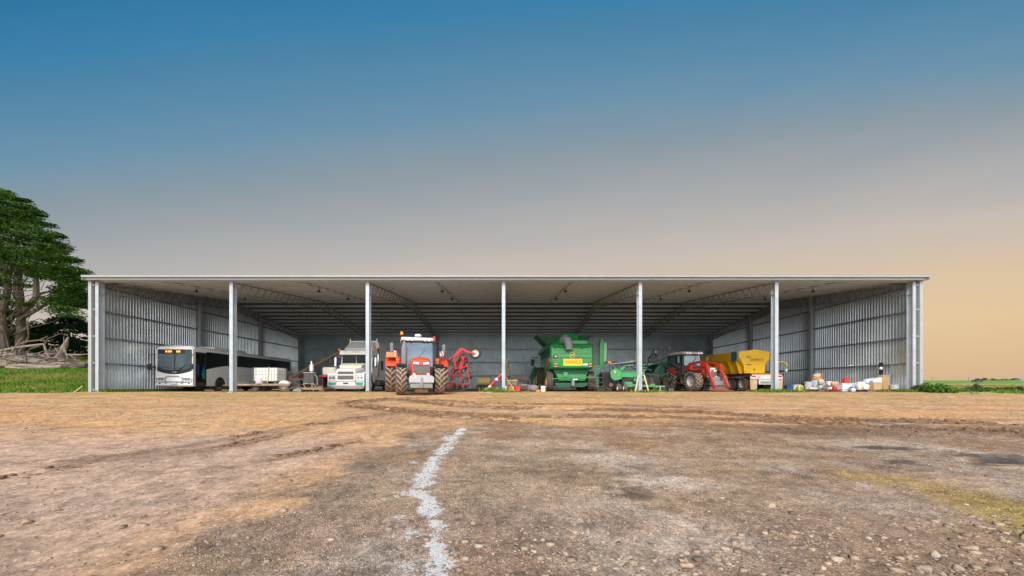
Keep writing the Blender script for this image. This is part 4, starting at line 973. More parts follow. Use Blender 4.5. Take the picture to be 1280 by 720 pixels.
# ------------------------------------------------------------------ combine harvester, seen from behind
def combine():
    t = thing('combine_harvester', 'big green combine harvester seen from behind with a yellow oversize sign', 'harvester', (X(714.6, 27.0), 27.0, 0), R(.5))
    side = [(0, 1.55), (-.14, 1.75), (-.16, 2.36), (.02, 3.2), (.25, 3.36), (3.2, 3.42), (7.2, 3.42), (7.2, 1.5), (5.2, 1.1), (2.6, 1.2), (1.3, 1.5)]
    m = MB(); m.prism(side, -1.48, 1.48); m.build('body', green, t, bevel=.10)
    for s_x in (-1, 1):
        m = MB(); m.prism([(1.4, 1.25), (2.8, 1.0), (5.0, 1.0), (7.0, 1.2), (7.0, 1.55), (2.6, 1.5)], s_x * 1.2, s_x * 1.45); m.build('under_guard', dgreen, t)
    for zz in (1.62, 2.62, 3.1):
        m = MB(); m.bx(-1.3, 1.3, -.178 if zz < 2 else -.14 + (zz - 2.36) * .2 - .012, -.12, zz, zz + .015); m.build('pressed_line', dgreen, t)
    m = MB(); m.bx(-1.44, 1.44, -.172, -.158, 2.30, 2.345); m.build('panel_gap', black, t)
    m = MB(); m.prism([(-.155, 1.66), (-.175, 1.78), (-.18, 2.28), (-.165, 2.28), (-.16, 1.76)], -1.30, 1.30)
    m.build('rear_hood', green, t)
    m = MB(); m.bx(-.62, .70, -.215, -.195, 1.78, 2.26); s_ = m.build('oversize_sign', M('sign_yellow', (.90, .62, .02), .45), t)
    text_obj('sign_lettering', 'OVERSIZE', .29, M('sign_letters', (.45, .22, .01), .5), t, (.04, -.222, 2.02), .004, .006, .92)
    # round emblem: yellow shield with a leaping deer
    m = MB(); m.prism([(.02 + .21 * math.cos(a * math.pi / 8) * .9, 2.52 + .20 * math.sin(a * math.pi / 8)) for a in range(16)], -.165, -.135, 'y'); e = m.build('emblem', M('emblem_yellow', (.80, .66, .12), .4), t)
    m = MB(); m.prism([(.02 + .165 * math.cos(a * math.pi / 8) * .9, 2.52 + .155 * math.sin(a * math.pi / 8)) for a in range(16)], -.172, -.166, 'y'); m.build('emblem_field', M('emblem_green', (.01, .06, .015), .4), e)
    deer = [(-.12, -.10), (-.08, -.02), (-.10, .03), (-.03, .05), (.03, .08), (.04, .14), (.06, .09), (.10, .08), (.07, .04), (.06, .0), (.11, -.06), (.05, -.03), (-.03, -.01), (-.05, -.07)]
    m = MB(); m.prism([(.02 + a, 2.51 + b) for a, b in deer], -.178, -.173, 'y'); m.build('emblem_deer', M('emblem_yellow', (.8, .66, .12), .4), e)
    for x in (-1.14, 1.27):
        m = MB(); m.bx(x - .12, x + .12, -.20, -.18, 1.68, 1.98); b = m.build('tail_lamp', black, t)
        m = MB(); m.bx(x - .11, x + .11, -.21, -.20, 1.86, 1.96); m.build('lamp_lens', amber, b)
        m = MB(); m.bx(x - .11, x + .11, -.21, -.20, 1.70, 1.78); m.build('reflector', M('pale_red', (.7, .35, .3), .4), b)
    m = MB(); m.bx(.74, 1.08, -.205, -.19, 1.80, 1.93); m.build('number_plate', M('plate_white', (.8, .82, .82), .5), t)
    m = MB(); m.lathe([(0, .15), (-.05, .14), (-.06, .08), (-.03, .001)], (-1.18, -.14, 2.40), 'y', 18); l = m.build('round_port', black, t)
    m = MB(); m.lathe([(0, .07), (-.02, .06), (-.03, .001)], (-1.16, -.19, 2.42), 'y', 12); m.build('port_glass', clear, l)
    m = MB(); m.ball((.06, -.02, 2.98), .11, 12); m.build('rear_lamp', amber, t)
    m = MB(); m.ball((.74, .0, 2.98), .07, 10); m.build('camera_eye', black, t)
    # roof humps
    m = MB(); m.prism([(-.35, 3.32), (1.3, 3.32), (1.12, 3.62), (-.2, 3.66)], .25, 2.8, 'y'); m.build('engine_cover', green, t, bevel=.06)
    # side decoration stripe, left flank
    for s in (-1, 1):
        m = MB(); m.prism([(.2, 2.02), (.9, 2.22), (2.6, 1.75), (4.0, 1.35), (2.6, 2.0), (1.0, 2.42), (.2, 2.3)], s * 1.482, s * 1.492); m.build('side_stripe', yellow, t)
        m = MB(); m.prism([(.5, 2.5), (6.8, 2.6), (6.8, 3.25), (.6, 3.15)], s * 1.483, s * 1.495); m.build('side_shield', dgreen, t)
    # grain tank flaps flaring outward
    z0, z1 = 3.42, 4.32; y0, y1 = 2.6, 5.6
    def flap(a, b, c, d, mat=green):
        m = MB(); a, b, c, d = map(Vector, (a, b, c, d)); n = (b - a).cross(d - a).normalized() * .03
        m.add([a, b, c, d, a + n, b + n, c + n, d + n], [(0, 1, 2, 3), (4, 7, 6, 5), (0, 4, 5, 1), (1, 5, 6, 2), (2, 6, 7, 3), (3, 7, 4, 0)]); m.build('tank_flap', mat, t)
    flap((-1.25, y0, z0), (-1.25, y1, z0), (-2.15, y1 + .3, z1 + .15), (-2.25, y0 + .1, z1), dgreen)
    flap((1.25, y0, z0), (1.25, y1, z0), (2.15, y1 + .3, z1 + .15), (2.1, y0 + .1, z1), dgreen)
    flap((-.7, y0, z0), (1.0, y0, z0), (.85, y0 - .5, z1 + .0), (-.45, y0 - .5, z1 + .05), green)
    flap((-1.2, y1, z0), (1.2, y1, z0), (1.9, y1 + .6, z1 + .1), (-1.9, y1 + .6, z1 + .1), dgreen)
    flap((-1.25, y0, z0), (-.7, y0, z0), (-.45, y0 - .5, z1 - .1), (-2.2, y0 + .1, z1 - .05), M('flap_green', (.02, .09, .05), .6))
    flap((1.25, y0, z0), (1.0, y0, z0), (.85, y0 - .5, z1 - .1), (2.1, y0 + .1, z1 - .05), M('flap_green', (.02, .09, .05), .6))
    # folded unloading tube and its spout
    m = MB(); m.tube([(-1.55, 6.2, 3.2), (-1.45, 3.2, 3.28), (-1.0, 1.0, 3.36), (-.62, -.02, 3.55)], [.24, .24, .24, .23], 16); m.build('unloading_tube', green, t)
    m = MB(); m.tube([(-.66, .08, 3.56), (-.50, -.16, 3.66), (-.36, -.28, 3.55), (-.27, -.30, 3.25), (-.22, -.28, 2.90)], [.24, .27, .30, .29, .26], 16); m.build('spout', M('spout_rubber', (.20, .21, .23), .7, dirt=.2), t)
    m = MB(); m.tube([(-1.0, -.05, 3.30), (-1.28, -.05, 3.15), (-1.18, -.05, 2.9), (-.8, -.05, 2.86), (-.6, -.05, 3.1)], .018, 6); m.build('tube_loop', lgreen, t)
    # lower works
    m = MB(); m.prism([(-1.05, .95), (1.05, .95), (1.3, 1.56), (-1.25, 1.56)], .25, 1.7, 'y'); m.build('chopper_housing', dgreen, t, bevel=.04)
    m = MB(); m.prism([(-.95, .72), (.95, .72), (1.05, 1.18), (-1.05, 1.18)], -.05, .3, 'y'); m.build('spreader', green, t, bevel=.04)
    m = MB(); m.bx(-1.15, 1.15, .1, .55, .42, .60); m.prism([(-1.1, .42), (1.1, .42), (.9, .30), (-.9, .30)], .1, .5, 'y'); m.build('spreader_plate', dgreen, t)
    m = MB(); m.bx(-1.0, 1.72, -.18, -.12, .95, 1.02); m.bx(-1.4, 1.0, -.14, -.08, .86, .91); m.build('rear_bar', lgreen, t)
    for x in (-.62, -.48): m = MB(); m.bx(x, x + .16, -.24, -.1, 1.0, 1.32); m.build('hinge_bracket', lgreen, t)
    m = MB(); m.bx(-.03, .15, -.25, .1, .38, .78); m.build('tow_hitch', mgrey, t)
    m = MB(); m.bx(.05, .38, -.2, -.18, .78, .86); m.build('rear_plate', clear, t)
    m = MB(); m.tube([(-1.4, .9, .72), (1.4, .9, .72)], .12, 10); m.build('rear_axle', dgreen, t)
    for s in (-1, 1):
        wheel(t, (s * 1.47, .9, .73), .73, .50, .38, yellow, 16, side=s, lugmat=lugd)
        wheel(t, (s * 1.72, 5.3, .98), .98, .62, .52, yellow, 18, side=s, lugmat=lugd)
    # cab and feeder house at the far end
    m = MB(); m.prism([(7.2, 1.7), (8.9, 1.6), (9.0, 3.3), (7.2, 3.6)], -1.05, 1.05); m.build('cab', glass, t, bevel=.05)
    m = MB(); m.prism([(7.0, 1.5), (9.4, .4), (9.6, .9), (7.2, 2.1)], -.7, .7); m.build('feeder_house', green, t)
    m = MB(); m.tube([(-1.1, 8.2, 2.9), (-2.1, 8.0, 3.0), (-2.1, 8.0, 2.7)], .025, 6); m.bx(-2.25, -1.98, 7.95, 8.0, 2.25, 2.8); m.build('mirror', black, t)
    # right: opened rotary screen door, ladder
    m = MB(); m.prism([(1.6, 1.75), (2.0, 1.95), (2.05, 3.2), (1.85, 3.36), (1.52, 3.32), (1.5, 2.0)], .2, .34, 'y'); m.build('radiator_screen', M('screen_grey', (.10, .11, .12), .6), t, bevel=.03)
    m = MB(); m.prism([(1.98, 1.8), (2.22, 1.9), (2.22, 3.5), (2.16, 3.66), (2.02, 3.62), (1.98, 3.3)], -.05, .3, 'y'); m.build('screen_door', green, t, bevel=.03)
    m = MB(); m.prism([(2.26, 2.0), (2.45, 2.1), (2.52, 2.6), (2.52, 3.35), (2.40, 3.45), (2.26, 3.45)], .1, .22, 'y'); m.build('inspection_door', M('pale_green', (.20, .42, .27), .5, dirt=.3), t, bevel=.03)
    m = MB()
    for x in (0, .52): m.beam((1.55 + x, -.08, 1.75), (1.80 + x * .9, -.35, .16), .05, .05)
    for k in range(5):
        f = .1 + k * .2; m.beam((1.55 + .25 * f, -.08 - .27 * f, 1.75 - 1.59 * f), (2.07 + .2 * f, -.08 - .27 * f, 1.75 - 1.59 * f), .10, .03)
    m.build('ladder', lgreen, t); m = MB(); m.bx(1.5, 2.3, -.1, .7, 1.72, 1.80); m.build('ladder_platform', green, t)
    # front ladder and rails on the far left
    m = MB(); m.beam((-2.6, 6.2, .5), (-1.9, 6.4, 2.0), .45, .08, (0, 1, 0)); m.build('front_ladder', dgreen, t)
    m = MB(); m.tube([(-2.1, 6.5, 1.8), (-2.1, 6.5, 2.9), (-1.7, 6.6, 2.9)], .025, 6); m.tube([(-2.3, 6.2, 1.4), (-2.3, 6.2, 2.4), (-1.9, 6.4, 2.7)], .025, 6); m.build('handrail', dgreen, t)
    m = MB(); m.tube([(-.4, 2.4, 3.4), (-.4, 2.4, 4.7)], .01, 5); m.build('aerial', black, t)
    return t
combine()
# ------------------------------------------------------------------ spreader truck (rear view)
def spreader():
    t = thing('spreader_truck', 'yellow hopper spreader truck seen from behind with white tail board', 'truck', (X(958, 28.0) , 28.0, 0), R(4.5))
    # tail board
    m = MB(); m.bx(-1.24, 1.24, -.05, .05, .86, 1.18); m.build('tail_board', white, t, bevel=.015)
    m = MB(); m.bx(-1.16, 1.16, -.02, .08, 1.19, 1.26); m.build('rusty_rail', M('rust_orange', (.62, .26, .10), .7, var=.4, scale=8), t)
    m = MB(); m.bx(-.62, .62, -.06, .0, .48, .84); u = m.build('under_panel', white, t, bevel=.01)
    m = MB(); m.bx(-.52, .52, -.068, -.061, .56, .63); m.bx(-.52, .52, -.068, -.061, .70, .73); m.build('panel_slot', black, u)
    for s in (-1, 1):
        m = MB(); m.bx(s * .86, s * 1.16, -.066, -.052, 1.02, 1.12); m.build('tail_lamp', redlens, t)
        m = MB(); m.bx(s * .52, s * .74, -.066, -.052, .98, 1.05); m.build('indicator', amber, t)
        m = MB(); m.prism([(s * .74, .12), (s * 1.22, .08), (s * 1.26, .84), (s * .68, .84)], -.0, .03, 'y'); m.build('mud_flap', M('stained_flap', (.62, .42, .27), .8, 0, .3, scale=4), t)
        for yy in (.95, 2.25): wheel(t, (s * 1.0, yy, .52), .52, .5, .31, silver, side=s)
        wheel(t, (s * 1.05, 6.6, .52), .52, .3, .31, silver, side=s)
        m = MB(); m.bx(s * .34, s * .46, .1, 8.0, .78, 1.0); m.build('chassis_rail', maroon, t)
        m = MB(); m.prism([(-.1, 1.08), (3.2, 1.08), (3.2, 1.26), (-.1, 1.26)], s * 1.2, s * 1.24); m.build('side_rail', maroon, t)
    m = MB(); m.bx(-1.24, 1.24, .1, 6.0, 1.24, 1.30); m.build('deck', maroon, t)
    m = MB(); m.ball((.0, .0, .70), .03, 8); m.build('hitch_pin', black, t)
    # hopper: V section, ribs on the outside, peaked end plate
    y0, y1 = .5, 5.4; cx = -.56
    zb, zm, zt = 1.32, 1.95, 2.92
    W = 1.22
    end = [(cx - .80, zb), (cx + .80, zb), (cx + .82, zm), (cx + 1.16, 2.45), (cx + 1.22, 2.9), (cx + .2, 3.06), (cx - .1, 3.06), (cx - 1.22, 2.9), (cx - 1.18, 2.45), (cx - .86, zm)]
    m = MB(); m.prism(end, y0 - .04, y0, 'y'); e = m.build('end_plate', yellow, t)
    m = MB(); m.bx(cx - 1.2, cx + 1.2, y0 - .075, y0 - .04, 2.62, 2.66); m.bx(cx - .84, cx + .84, y0 - .075, y0 - .04, 1.70, 1.74)
    m.bx(cx - .95, cx + .95, y0 - .07, y0 - .04, 2.0, 2.03); m.build('end_rib', yellow, t)
    m = MB(); m.bx(cx - .36, cx + .72, y0 - .058, y0 - .04, 2.10, 2.48); m.build('name_board', M('board_yellow', (.82, .50, .02), .5), t)
    text_obj('name_lettering', 'GAVAVE CC', .22, M('embossed_letters', (.26, .15, .02), .6), t, (cx + .18, y0 - .062, 2.30), .003, .004, .86)
    for px_, pz in ((-.45, 2.49), (-.45, 1.93)): m = MB(); m.bx(cx + px_ - .18, cx + px_ + .18, y0 - .08, y0 - .04, pz, pz + .045); m.build('latch', rust, t)
    m = MB(); m.ball((cx - .04, y0 - .05, 1.58), .06, 8); m.ball((cx - .7, y0 - .05, 1.45), .04, 8); m.build('bolt', black, t)
    m = MB()
    outer = [(cx - .45, 1.3), (cx - 1.20, 2.4), (cx - 1.22, 2.9)]
    def plate(p, q, a, b, th=.02):
        p = Vector((p[0], 0, p[1])); q = Vector((q[0], 0, q[1])); n = (q - p).cross(Vector((0, 1, 0))).normalized() * th
        vs = [Vector((k.x, y, k.z)) + o for y in (a, b) for k in (p, q) for o in (Vector((0, 0, 0)), n)]
        m.add(vs, [(0, 1, 3, 2), (4, 6, 7, 5), (0, 4, 5, 1), (2, 3, 7, 6), (0, 2, 6, 4), (1, 5, 7, 3)])
    for s in (-1, 1):
        plate((cx + s * .40, 1.3), (cx + s * 1.19, 2.35), y0, y1); plate((cx + s * 1.19, 2.35), (cx + s * 1.22, 2.9), y0, y1)
    m.build('hopper_side', yellow, t)
    m = MB(); m.bx(cx - 1.25, cx - 1.19, y0, y1, 2.86, 2.94); m.bx(cx + 1.19, cx + 1.25, y0, y1, 2.86, 2.94); m.bx(cx - 1.26, cx - 1.2, y0, y1, 2.32, 2.38); m.bx(cx - 1.2, cx + 1.2, y1, y1 + .04, 1.4, 2.9); m.build('top_rim', yellow, t)
    for k in range(6):
        y = y0 + .35 + k * (y1 - y0 - .5) / 5
        for s in (-1, 1):
            m = MB(); m.prism([(cx + s * .85, 1.30), (cx + s * .93, 1.30), (cx + s * 1.24, 2.34), (cx + s * 1.18, 2.36), (cx + s * .45, 1.34)], y - .03, y + .03, 'y'); m.build('hopper_rib', yellow, t)
    m = MB(); m.bx(cx - 1.27, cx - 1.225, y0 + .15, y0 + .75, 2.25, 2.93); m.build('blue_tarp_strap', M('blue_paint', (.04, .16, .30), .5), t)
    # cab, hidden behind the hopper
    m = MB(); m.prism([(6.0, .8), (6.0, 2.5), (6.2, 2.7), (7.6, 2.7), (7.9, 1.7), (8.0, .8)], -1.2, 1.2); m.build('cab', white, t, bevel=.05)
    # folded yellow frame on the right
    m = MB(); m.tube([(.55, .3, 1.3), (.62, .2, 1.85), (.85, .1, 2.1), (1.3, .0, 2.14), (1.52, -.05, 2.0), (1.52, -.05, 1.85)], .05, 8); m.tube([(.62, .2, 1.7), (1.0, .1, 1.62)], .035, 8); m.build('side_frame', yellow, t)
    m = MB(); m.bx(1.40, 1.54, -.12, .0, 1.42, 1.62); m.tube([(1.48, -.05, 1.6), (1.50, -.05, 1.9)], .02, 6); m.build('work_lamp', M('pale_lamp', (.7, .66, .58), .5), t)
    return t
spreader()

# ------------------------------------------------------------------ IBC trailer
def ibc_trailer():
    z = 0
    t = thing('flat_trailer', 'low rusty flat deck trailer carrying a white caged tank', 'trailer', (X(336, 24.6), 24.6, 0), R(0))
    m = MB(); m.bx(-1.95, 1.75, -.7, .7, .42, .50); m.bx(-1.95, 1.75, -.72, -.70, .38, .50); m.build('deck', M('weathered_deck', (.34, .27, .19), .8, var=.3, dirt=.4), t)
    m = MB(); m.bx(-2.9, -1.9, -.06, .06, .36, .44); m.bx(-1.9, 1.7, -.45, -.35, .32, .42); m.bx(-1.9, 1.7, .35, .45, .32, .42); m.build('frame', rust, t)
    for x in (-.55, 1.35):
        for s in (-1, 1):
            y = s * .62 if x > 0 else s * .4
            m = MB(); r = .30 if x > 0 else .22
            m.lathe([(-.09, r * .5), (-.09, r * .9), (-.06, r), (.06, r), (.09, r * .9), (.09, r * .5)], (x, y, r), 'y', 20); w_ = m.build('wheel', rubber, t)
            m = MB(); m.lathe([(-.08, r * .52), (-.02, r * .3), (-.05, .001)], (x, y, r), 'y', 14); m.lathe([(.08, r * .52), (.02, .001)], (x, y, r), 'y', 14); m.build('rim', tan, w_)
    m = MB(); m.prism([(1.1, .52)] + [(1.38 + .38 * math.cos(R(a)), .32 + .38 * math.sin(R(a))) for a in range(150, 20, -15)] + [(1.9, .5)], -.76, -.5, 'y'); m.build('mudguard', white, t)
    return t
ibc_trailer()
t = thing('caged_tank', 'white plastic liquid tank in a wire cage on the flat trailer', 'tank', (X(339, 24.5), 24.4, .50))
m = MB(); m.bx(-.74, .74, -.5, .5, .14, .98); m.build('tank_body', M('tank_plastic', (.78, .77, .70), .45, 0, .06, dirt=.15), t, bevel=.07)
m = MB(); m.lathe([(0, .11), (.06, .11), (.06, .001)], (0, 0, .98), 'z', 16); m.build('tank_lid', black, t)
m = MB()
for k in range(9):
    x = -.76 + k * .19
    for y in (-.52, .52): m.tube([(x, y, .12), (x, y, 1.0)], .009, 5)
for k in range(5):
    z = .16 + k * .21; m.tube([(-.76, -.52, z), (.76, -.52, z), (.76, .52, z), (-.76, .52, z), (-.76, -.52, z)], .009, 5)
for k in range(5): y = -.5 + k * .25; m.tube([(-.76, y, .12), (-.76, y, 1.0)], .009, 5); m.tube([(.76, y, .12), (.76, y, 1.0)], .009, 5)
m.build('cage', mgrey, t)
m = MB()
for x in (-.6, 0, .6): m.bx(x - .1, x + .1, -.5, .5, .0, .12)
m.bx(-.75, .75, -.5, .5, .11, .14); m.build('pallet_base', dark, t)
m = MB(); m.beam((.15, -.53, .05), (.25, -.53, 1.05), .05, .01); m.build('strap', M('tan_strap', (.45, .33, .18), .8), t)
t = thing('plastic_drum', 'small pinkish plastic drum on the trailer left of the caged tank', 'drum', (X(326, 24) - .05, 24.0, .50))
m = MB(); m.lathe([(0, .001), (0, .22), (.05, .24), (.34, .24), (.40, .2), (.40, .001)], (0, 0, 0), 'z', 18); m.build('drum_body', M('pink_plastic', (.66, .52, .60), .5, dirt=.2), t)
m = MB(); m.lathe([(.40, .05), (.45, .05), (.45, .001)], (.08, 0, 0), 'z', 10); m.build('drum_cap', M('purple_cap', (.20, .08, .25), .5), t)
m = MB(); m.ball((0, 0, .06), .3, 10, (1.9, 1, .35)); tag(m.build('sack', M('dark_sack', (.10, .09, .08), .9), loc=(X(303, 24.5), 24.5, .5)), 'dark grey sack slumped on the deck left end of the flat trailer', 'sack')

# ------------------------------------------------------------------ grain auger behind the engine
t = thing('grain_auger', 'long rusty grain auger sloping up to the right behind the stationary engine', 'auger', (-15, 30, 0))
a = P(362, 472.5, 31) - Vector((-15, 30, 0)); b = P(426, 439.5, 31) - Vector((-15, 30, 0))
m = MB(); m.tube([a, b], .13, 12); m.build('auger_tube', M('old_tube', (.24, .19, .11), .7, .1, .25, dirt=.3), t)
m = MB(); m.beam(a + Vector((0, -.05, -.24)), b + Vector((-.3, -.05, -.28)), .05, .07)
for k in range(9):
    f = k / 8; p = a.lerp(b, f); m.beam(p, p + Vector((.1, -.05, -.26)), .04, .04)
m.build('under_truss', rust, t)
m = MB(); p = a.lerp(b, .72); m.beam(p, (p.x + .2, p.y - .4, .1), .06, .06); m.beam(p, (p.x - .1, p.y + .4, .1), .06, .06); m.build('support_leg', rust, t)
m = MB(); m.prism([(b.x - .1, b.z - .25), (b.x + .3, b.z - .1), (b.x + .25, b.z + .2), (b.x - .15, b.z + .1)], b.y - .18, b.y + .18, 'y'); m.build('discharge_hood', rust, t)

# ------------------------------------------------------------------ stationary engine
t = thing('stationary_engine', 'black radiator engine on a skid with a white upright exhaust', 'engine', (X(387, 24.4), 24.4, 0))
m = MB(); m.bx(-.75, 1.0, -.3, 1.3, .12, .26); m.build('skid', M('muddy_skid', (.28, .21, .15), .9, dirt=.4), t)
m = MB(); m.bx(-.36, .32, -.08, .16, .48, 1.18); r_ = m.build('radiator', black, t, bevel=.03)
m = MB()
for k in range(8): m.bx(-.30 + k * .075, -.29 + k * .075, -.095, -.08, .55, 1.1)
m.bx(-.36, .32, -.1, -.07, .48, .53); m.bx(-.38, .36, -.1, .2, 1.18, 1.23); m.build('radiator_frame', mgrey, r_)
m = MB(); m.bx(-.28, .26, .2, 1.2, .4, 1.0); m.build('engine_block', dark, t, bevel=.03)
m = MB(); m.tube([(-.02, .3, 1.1), (-.02, .3, 1.30), (-.02, .3, 1.32), (-.02, .3, 1.72), (-.02, .3, 1.74), (-.04, .3, 1.95)], [.05, .05, .12, .12, .05, .045], 12); m.build('exhaust_stack', M('white_stack', (.72, .72, .70), .4, dirt=.15), t)
m = MB(); m.tube([(.36, -.1, 1.1), (.55, -.15, .9), (.6, -.2, .4)], .03, 8); m.tube([(.3, -.1, .5), (.5, -.2, .3), (.45, -.3, .2)], .03, 8); m.build('hose', M('dull_hose', (.25, .22, .20), .7), t)
m = MB(); m.beam((-.1, -.2, .2), (-.25, -.3, .46), .08, .05); m.beam((.25, -.2, .2), (.3, -.25, .46), .08, .05); m.build('engine_mount', M('old_orange', (.55, .25, .10), .8), t)
def scrap(name, label, x0, d, w, h, n, mats, seed, cat='scrap'):
    r = random.Random(seed); t = thing(name, label, cat, (X(x0, d), d, 0))
    for k in range(n):
        m = MB(); a = Vector((r.uniform(-w, w), r.uniform(-.4, .4), r.uniform(.04, h))); b = a + Vector((r.uniform(-.7, .7), r.uniform(-.3, .3), r.uniform(-.1, .35) * h * 2))
        b.z = max(.04, b.z)
        if k % 3 == 0: m.bx(a.x - .16, a.x + .16, a.y - .12, a.y + .12, .01, .1 + a.z * .6)
        elif k % 3 == 1: m.beam(a, b, .09, .05)
        else: m.tube([a, a.lerp(b, .5) + Vector((0, 0, .07)), b], .035, 7)
        m.build(['block', 'bar', 'pipe'][k % 3], mats[k % len(mats)], t)
    return t
scrap('scrap_heap', 'low heap of old machinery parts and pipes left of the stationary engine', 368, 24.3, .45, .3, 10, [dark, rust, tan, M('faded_green', (.12, .26, .20), .8), mgrey], 4)
scrap('scrap_heap', 'muddy tangle of parts between the stationary engine and white truck', 401, 24.6, .35, .35, 9, [rust, dark, tan], 9)
t = thing('cultivator', 'dark folded cultivator half hidden behind the trailer wheel and scrap', 'farm machine', (X(374, 27.5), 27.5, 0))
for k in range(7):
    m = MB(); x = -.9 + k * .3; m.beam((x, 0, .9), (x + .1, -.2, .5), .05, .03); m.tube([(x + .1, -.2, .5), (x + .25, -.3, .3), (x + .05, -.4, .08)], .025, 6); m.build('tine', rust, t)
m = MB(); m.beam((-1, 0, .9), (1.1, 0, .8), .1, .1); m.beam((-1, .5, .9), (1.1, .5, .8), .1, .1); m.beam((-.9, 0, .9), (-.9, .5, .9), .1, .1); m.build('frame', M('dark_red_frame', (.16, .05, .035), .7, dirt=.3), t)
m = MB(); m.lathe([(-.07, .12), (-.08, .26), (.08, .26), (.07, .12)], (-1.0, -.1, 1.1), 'y', 18); m.build('wheel', rubber, t)
# rounded pale tank on a red cradle behind the truck's left side
t = thing('cradle_tank', 'beige rounded tank on a red cradle left of the white truck', 'tank', (X(411, 27.5), 27.9, 0))
m = MB(); m.bx(-.46, .52, -.5, .5, 1.10, 1.72); m.build('tank_body', M('beige_tank', (.60, .54, .45), .5, dirt=.25), t, bevel=.14)
m = MB(); m.bx(-.62, -.1, -.56, -.5, 1.0, 1.12); m.build('red_bracket', redlens, t)
m = MB(); m.bx(-.5, .55, -.45, .45, .98, 1.09)
for s in (-.45, .45): m.bx(s - .04, s + .04, -.4, .4, 0, .98)
m.build('cradle', M('cradle_red', (.12, .03, .03), .6, dirt=.3), t)

# ------------------------------------------------------------------ folded red implement
def red_implement():
    D = 25.6; t = thing('folded_tillage_machine', 'red folded tillage implement with one wheel held up high', 'farm machine', (X(576, D), D, 0))
    o = t.location
    def q(px, py, dd=0): return P(px, py, D + dd) - Vector(o)
    m = MB()
    for dd in (0, 1.0):
        m.beam(q(562, 480, dd), q(586, 480, dd), .09, .12); m.beam(q(562, 479, dd), q(566, 470, dd), .09, .09); m.beam(q(566, 470, dd), q(584, 456, dd), .08, .09); m.beam(q(584, 456, dd), q(587, 478, dd), .08, .09); m.beam(q(575, 463, dd), q(577, 480, dd), .07, .07); m.beam(q(562, 469, dd), q(587, 470, dd), .07, .07)
    m.beam(q(562, 480), q(562, 480, 1), .09, .09); m.beam(q(586, 480), q(586, 480, 1), .09, .09); m.beam(q(584, 456), q(584, 456, 1), .09, .09)
    m.build('main_frame', redimp, t)
    m = MB(); m.beam(q(570, 462), q(568, 446), .12, .16); m.beam(q(568, 446), q(577, 436), .12, .22); m.beam(q(577, 436), q(590, 442), .10, .14); m.beam(q(571, 458, .5), q(579, 441, .5), .14, .2); m.beam(q(560, 450, .3), q(574, 442, .3), .09, .09); m.beam(q(579, 445), q(576, 462), .14, .22)
    m.build('folding_arm', redimp, t)
    w_ = MB(); c = q(594.2, 441.5, -.1)
    w_.lathe([(-.09, .24), (-.1, .36), (-.06, .40), (.06, .40), (.1, .36), (.09, .24)], c, 'y', 26); wh = w_.build('wheel', rubber, t)
    m = MB(); m.lathe([(-.08, .25), (-.05, .22), (-.03, .1), (-.07, .06), (-.07, .001)], c, 'y', 18); m.lathe([(.08, .25), (.05, .001)], c, 'y', 18); m.build('rim', M('pale_rim', (.6, .58, .55), .5, dirt=.3), wh)
    m = MB(); m.beam(q(582, 439, -.2), q(593, 442, -.2), .1, .13); m.build('wheel_arm', red, t)
    r = random.Random(5)
    for k in range(22):
        px, py = r.uniform(561, 588), r.uniform(447, 478); a = q(px, py, r.uniform(-.2, 1)); m = MB()
        b = a + Vector((r.choice((-1, 1)) * r.uniform(.15, .4), r.uniform(-.2, .2), r.uniform(-.25, .2)))
        m.tube([a, a.lerp(b, .6) + Vector((0, 0, .1)), b], [.03, .03, .015], 6); m.build('tine', dark, t)
    for k in range(5):
        m = MB(); px = 561 + k * 1.2; m.beam(q(px, 449 + k * 2, .2 * k), q(px + 14, 470 - k, .2 * k), .05, .05); m.build('hydraulic_ram', dark, t)
    for (px, py) in ((590, 456), (592, 466), (589, 474)):
        m = MB(); m.beam(q(px - 5, py + 1), q(px + 1, py - 1), .06, .05); m.build('disc_arm', black, t)
    for px in (568, 574, 581):
        m = MB(); m.tube([q(px, 480, .3), q(px + 1, 484, .1), q(px, 488.2, 0)], .05, 8); m.build('support_foot', dark, t)
    m = MB(); m.beam(q(561, 478, -.3), q(562, 488, -.3), .12, .1); m.build('parking_stand', orangered, t)
red_implement()

# ------------------------------------------------------------------ around the centre post
D = 26.5
t = thing('disc_plough', 'dark disc plough with a dull yellow drum left of the centre post', 'farm machine', (X(606, D), D, 0))
m = MB(); m.lathe([(-.5, .001), (-.5, .30), (.35, .34), (.38, .001)], (.02, 0, .62), 'x', 18); m.build('drum', M('ochre_drum', (.22, .15, .04), .7, dirt=.4), t)
for k in range(5):
    m = MB(); m.lathe([(-.02, .26), (.02, .001)], (-.5 + k * .24, -.3, .27), 'x', 18); m.build('disc', dark, t)
m = MB(); m.beam((-.6, 0, .35), (.7, 0, .35), .09, .09); m.beam((-.6, -.3, .27), (.6, -.3, .27), .05, .05)
for x in (-.5, 0, .5): m.beam((x, 0, .35), (x, -.3, .27), .06, .06)
m.build('frame', dark, t)
D = 24.0
t = thing('hand_auger', 'red and white painted auger tube leaning on the centre post', 'auger', (X(618, D), D, 0))
a = Vector((-.42, 0, .14)); b = Vector((.42, .0, 1.05))
for k in range(8):
    m = MB(); m.tube([a.lerp(b, k / 8), a.lerp(b, (k + 1) / 8 - .004)], .115, 10); m.build('tube_section', [redimp, white, redimp, redimp][k % 4], t)
m = MB(); m.tube([b, b + Vector((.22, 0, .3))], .03, 6); m.build('handle', M('wood_handle', (.5, .42, .33), .8), t)
m = MB(); m.bx(-.62, -.32, -.14, .14, .0, .22); m.build('intake', M('pale_intake', (.62, .52, .42), .8, dirt=.3), t, bevel=.03)
